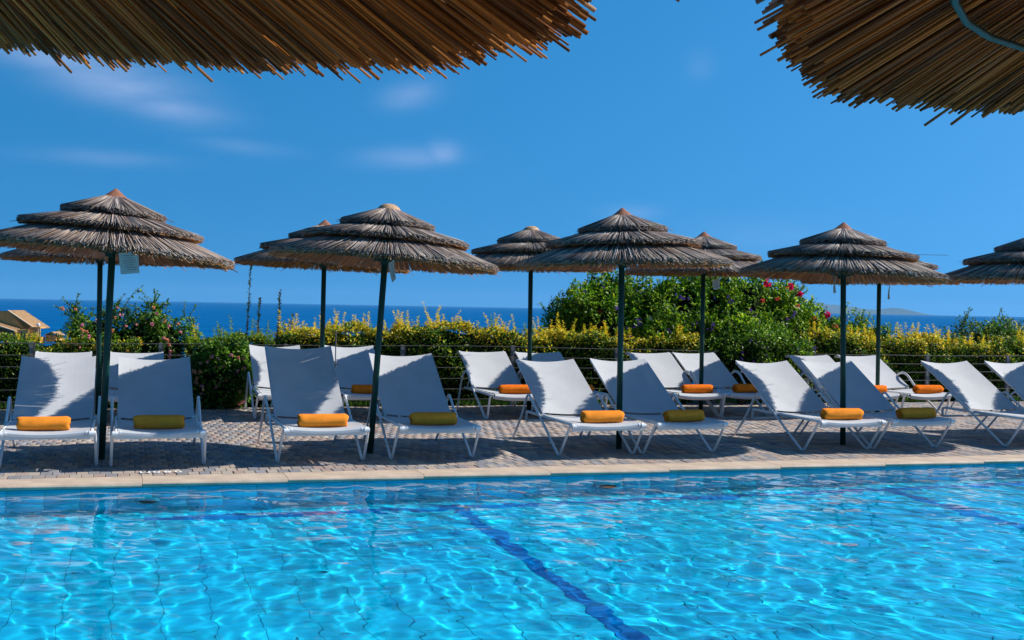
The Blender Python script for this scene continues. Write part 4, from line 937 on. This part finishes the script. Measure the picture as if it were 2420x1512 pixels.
lr = slab('roof', (-6, -3.6, 3.2 + 2.6), (-6, -.03, 6.4), (5.4, -.03, 2.9), (5.9, -3.6, 2.3), .2, 'rooftile', h)
m = MB(); m.tube([(2.3, -.55, 7.62), (9.05, -.55, 3.3)], .16, 5); m.build('verge_trim', MAT['trim'], rf)
m = MB(); m.tube([(-6, -3.65, 6.0), (5.9, -3.65, 2.45)], .15, 5); m.build('verge_trim', MAT['trim'], lr)
m = MB()
for i in range(34): x = -5.8 + i * .34; f_ = (x + 6) / 11.6; m.tube([(x, -3.55, 6.02 - 3.45 * f_), (x, -.2, 6.65 - 3.5 * f_)], .10, 5)
m.build('tile_ribs', MAT['rooftile'], lr)
m = MB(); m.box(-6, 5.5, -3.2, -.02, 0, 2.25); m.build('wall', MAT['render_wall'], h)
m = MB(); m.box(5.6, 8.4, -2.6, -.02, -.5, 2.9); m.box(8.4, 11.0, -2.0, 1.2, -.5, 1.1); m.box(8.3, 8.7, -2.1, -1.7, 1.1, 3.4); m.box(10.7, 11.0, -2.1, -1.8, 1.1, 3.3); m.box(8.3, 11.1, -2.1, 1.2, 3.3, 3.6); m.build('balcony', MAT['render_wall'], h)
for x, z, a, b in ((-.9, 5.6, .7, .5), (-5.7, 5.5, 1.2, .8)):
    f_ = empty('window', (x, -.03, z)); f_.parent = h; m = MB(); m.box(-a, a, -.02, .02, -b, b); m.build('pane', MAT['window'], f_); m = MB(); m.box(-a - .1, a + .1, -.04, 0, -b - .15, -b); m.build('sill', MAT['trim'], f_)
for x, z, a, b in ((4.0, 1.2, .9, .95), (1.5, 1.1, .8, .9), (-1.5, 1.1, .8, .9), (6.9, 1.6, .5, .8)):
    f_ = empty('window', (x, -3.22 if x < 5.5 else -2.62, z)); f_.parent = h; m = MB(); m.box(-a, a, -.02, .01, -b, b); m.build('pane', MAT['window'], f_); m = MB(); m.box(-.05, .05, -.04, -.02, -b, b); m.box(-a - .08, a + .08, -.05, .01, b, b + .1); m.build('frame', MAT['trim'], f_)
m = MB()
vs = []; n = 14
for i in range(6):
    a = i / 5 * 1.2
    for k in range(n): vs.append((10.2 + .55 * math.sin(a) * math.cos(k * 6.283 / n), -1 - .5 * math.cos(a), 4.1 + .55 * math.sin(a) * math.sin(k * 6.283 / n)))
m.add(vs, [(i * n + k, i * n + (k + 1) % n, (i + 1) * n + (k + 1) % n, (i + 1) * n + k) for i in range(5) for k in range(n)]); m.tube([(10.2, -1, 3.6), (10.2, -1.2, 4.0)], .05, 6); m.build('satellite_dish', MAT['white'], h)
h2 = empty('small_house', (-20.6, 322, -9.6), (0, 0, -YAW)); tag(h2, 'small low ochre house right of the large one on the far hillside', 'house')
m = MB(); m.box(0, 2.6, 0, 5, 0, 1.6); m.build('wall', MAT['render_wall'], h2); slab('roof', (-.3, -.3, 1.6), (1.7, -.3, 2.4), (1.7, 5, 2.4), (-.3, 5, 1.6), .15, 'rooftile', h2); slab('roof', (1.7, -.3, 2.4), (3, -.3, 1.5), (3, 5, 1.5), (1.7, 5, 2.4), .15, 'rooftile', h2)
# palm in front of the house, and one behind the pink-flowered shrub
def palm(x, y, zb, ht, R, label, seed):
    e = empty('palm_tree', (x, y, zb)); tag(e, label, 'palm tree'); g = np.random.default_rng(seed)
    m = MB(); m.tube([(0, 0, 0), (.03, 0, ht * .5), (0, 0, ht)], [R * .09, R * .075, R * .08], 10); m.build('trunk', MAT['bark'], e); parts = []
    for i in range(46):
        a = g.uniform(0, 6.28); el = g.uniform(-.1, 1.35); ln = R * g.uniform(.8, 1.1); t = np.linspace(.12, 1, 26)
        cx = np.cos(a) * np.cos(el) * t * ln; cy = np.sin(a) * np.cos(el) * t * ln; cz = ht + np.sin(el) * t * ln - .55 * t ** 2 * ln
        P = np.stack([cx, cy, cz], -1)
        for s in (-1, 1):
            side = np.array([-math.sin(a) * s, math.cos(a) * s, -.25]); fwd = np.gradient(P, axis=0); fwd /= np.linalg.norm(fwd, axis=1)[:, None]
            parts.append(leaves(P, side + fwd * .8, np.tile([0, 0, 1.], (26, 1)), R * .25 * (1 - .6 * t), np.full(26, R * .022), palette(g, 26, [(.07, .12, .06), (.10, .15, .08), (.05, .09, .05)], [1, 1, 1])))
    V, F, C_ = merge(parts); tag(npmesh('crown', V, F, MAT['leaf'], e, C_), kind='stuff')
palm(-32.6, 262, -12, 6.2, 4.2, 'grey-green palm in front of the far ochre house', 5)
palm(-5.6, 140, -12, 10.6, 1.9, 'small palm crown beyond the pink-flowered shrub, left of the far left pole', 6)
# red roof at the right edge
h3 = empty('red_roof_house', (89.8, 150, -7), (0, 0, -YAW - .2)); tag(h3, 'house corner with a red roof against the sea at the right edge', 'house')
m = MB(); m.box(0, 6, 0, 6, 0, 5.9); m.build('wall', MAT['render_wall'], h3); slab('roof', (-.4, -.4, 5.9), (3, -.4, 7.6), (3, 6.4, 7.6), (-.4, 6.4, 5.9), .15, 'redroof', h3); slab('roof', (3, -.4, 7.6), (6.4, -.4, 5.9), (6.4, 6.4, 5.9), (3, 6.4, 7.6), .15, 'redroof', h3)
bpy.context.view_layer.update()

# ------------------------------------------------------------------ haze
hb = MB(); hb.box(-41500, 41500, -41500, 41500, SEA_Z - 1.5, 420); hz = hb.build('haze', MAT['paper']); tag(hz, kind='stuff'); hz.data.materials.clear()
hm = bpy.data.materials.new('haze'); hm.use_nodes = True; hm.node_tree.nodes.clear(); ho = hm.node_tree.nodes.new('ShaderNodeOutputMaterial'); pv = hm.node_tree.nodes.new('ShaderNodeVolumePrincipled')
pv.inputs['Density'].default_value = 1.9e-5; pv.inputs['Color'].default_value = (.22, .58, 1, 1); pv.inputs['Anisotropy'].default_value = 0
hm.node_tree.links.new(pv.outputs[0], ho.inputs['Volume']); hz.data.materials.append(hm)
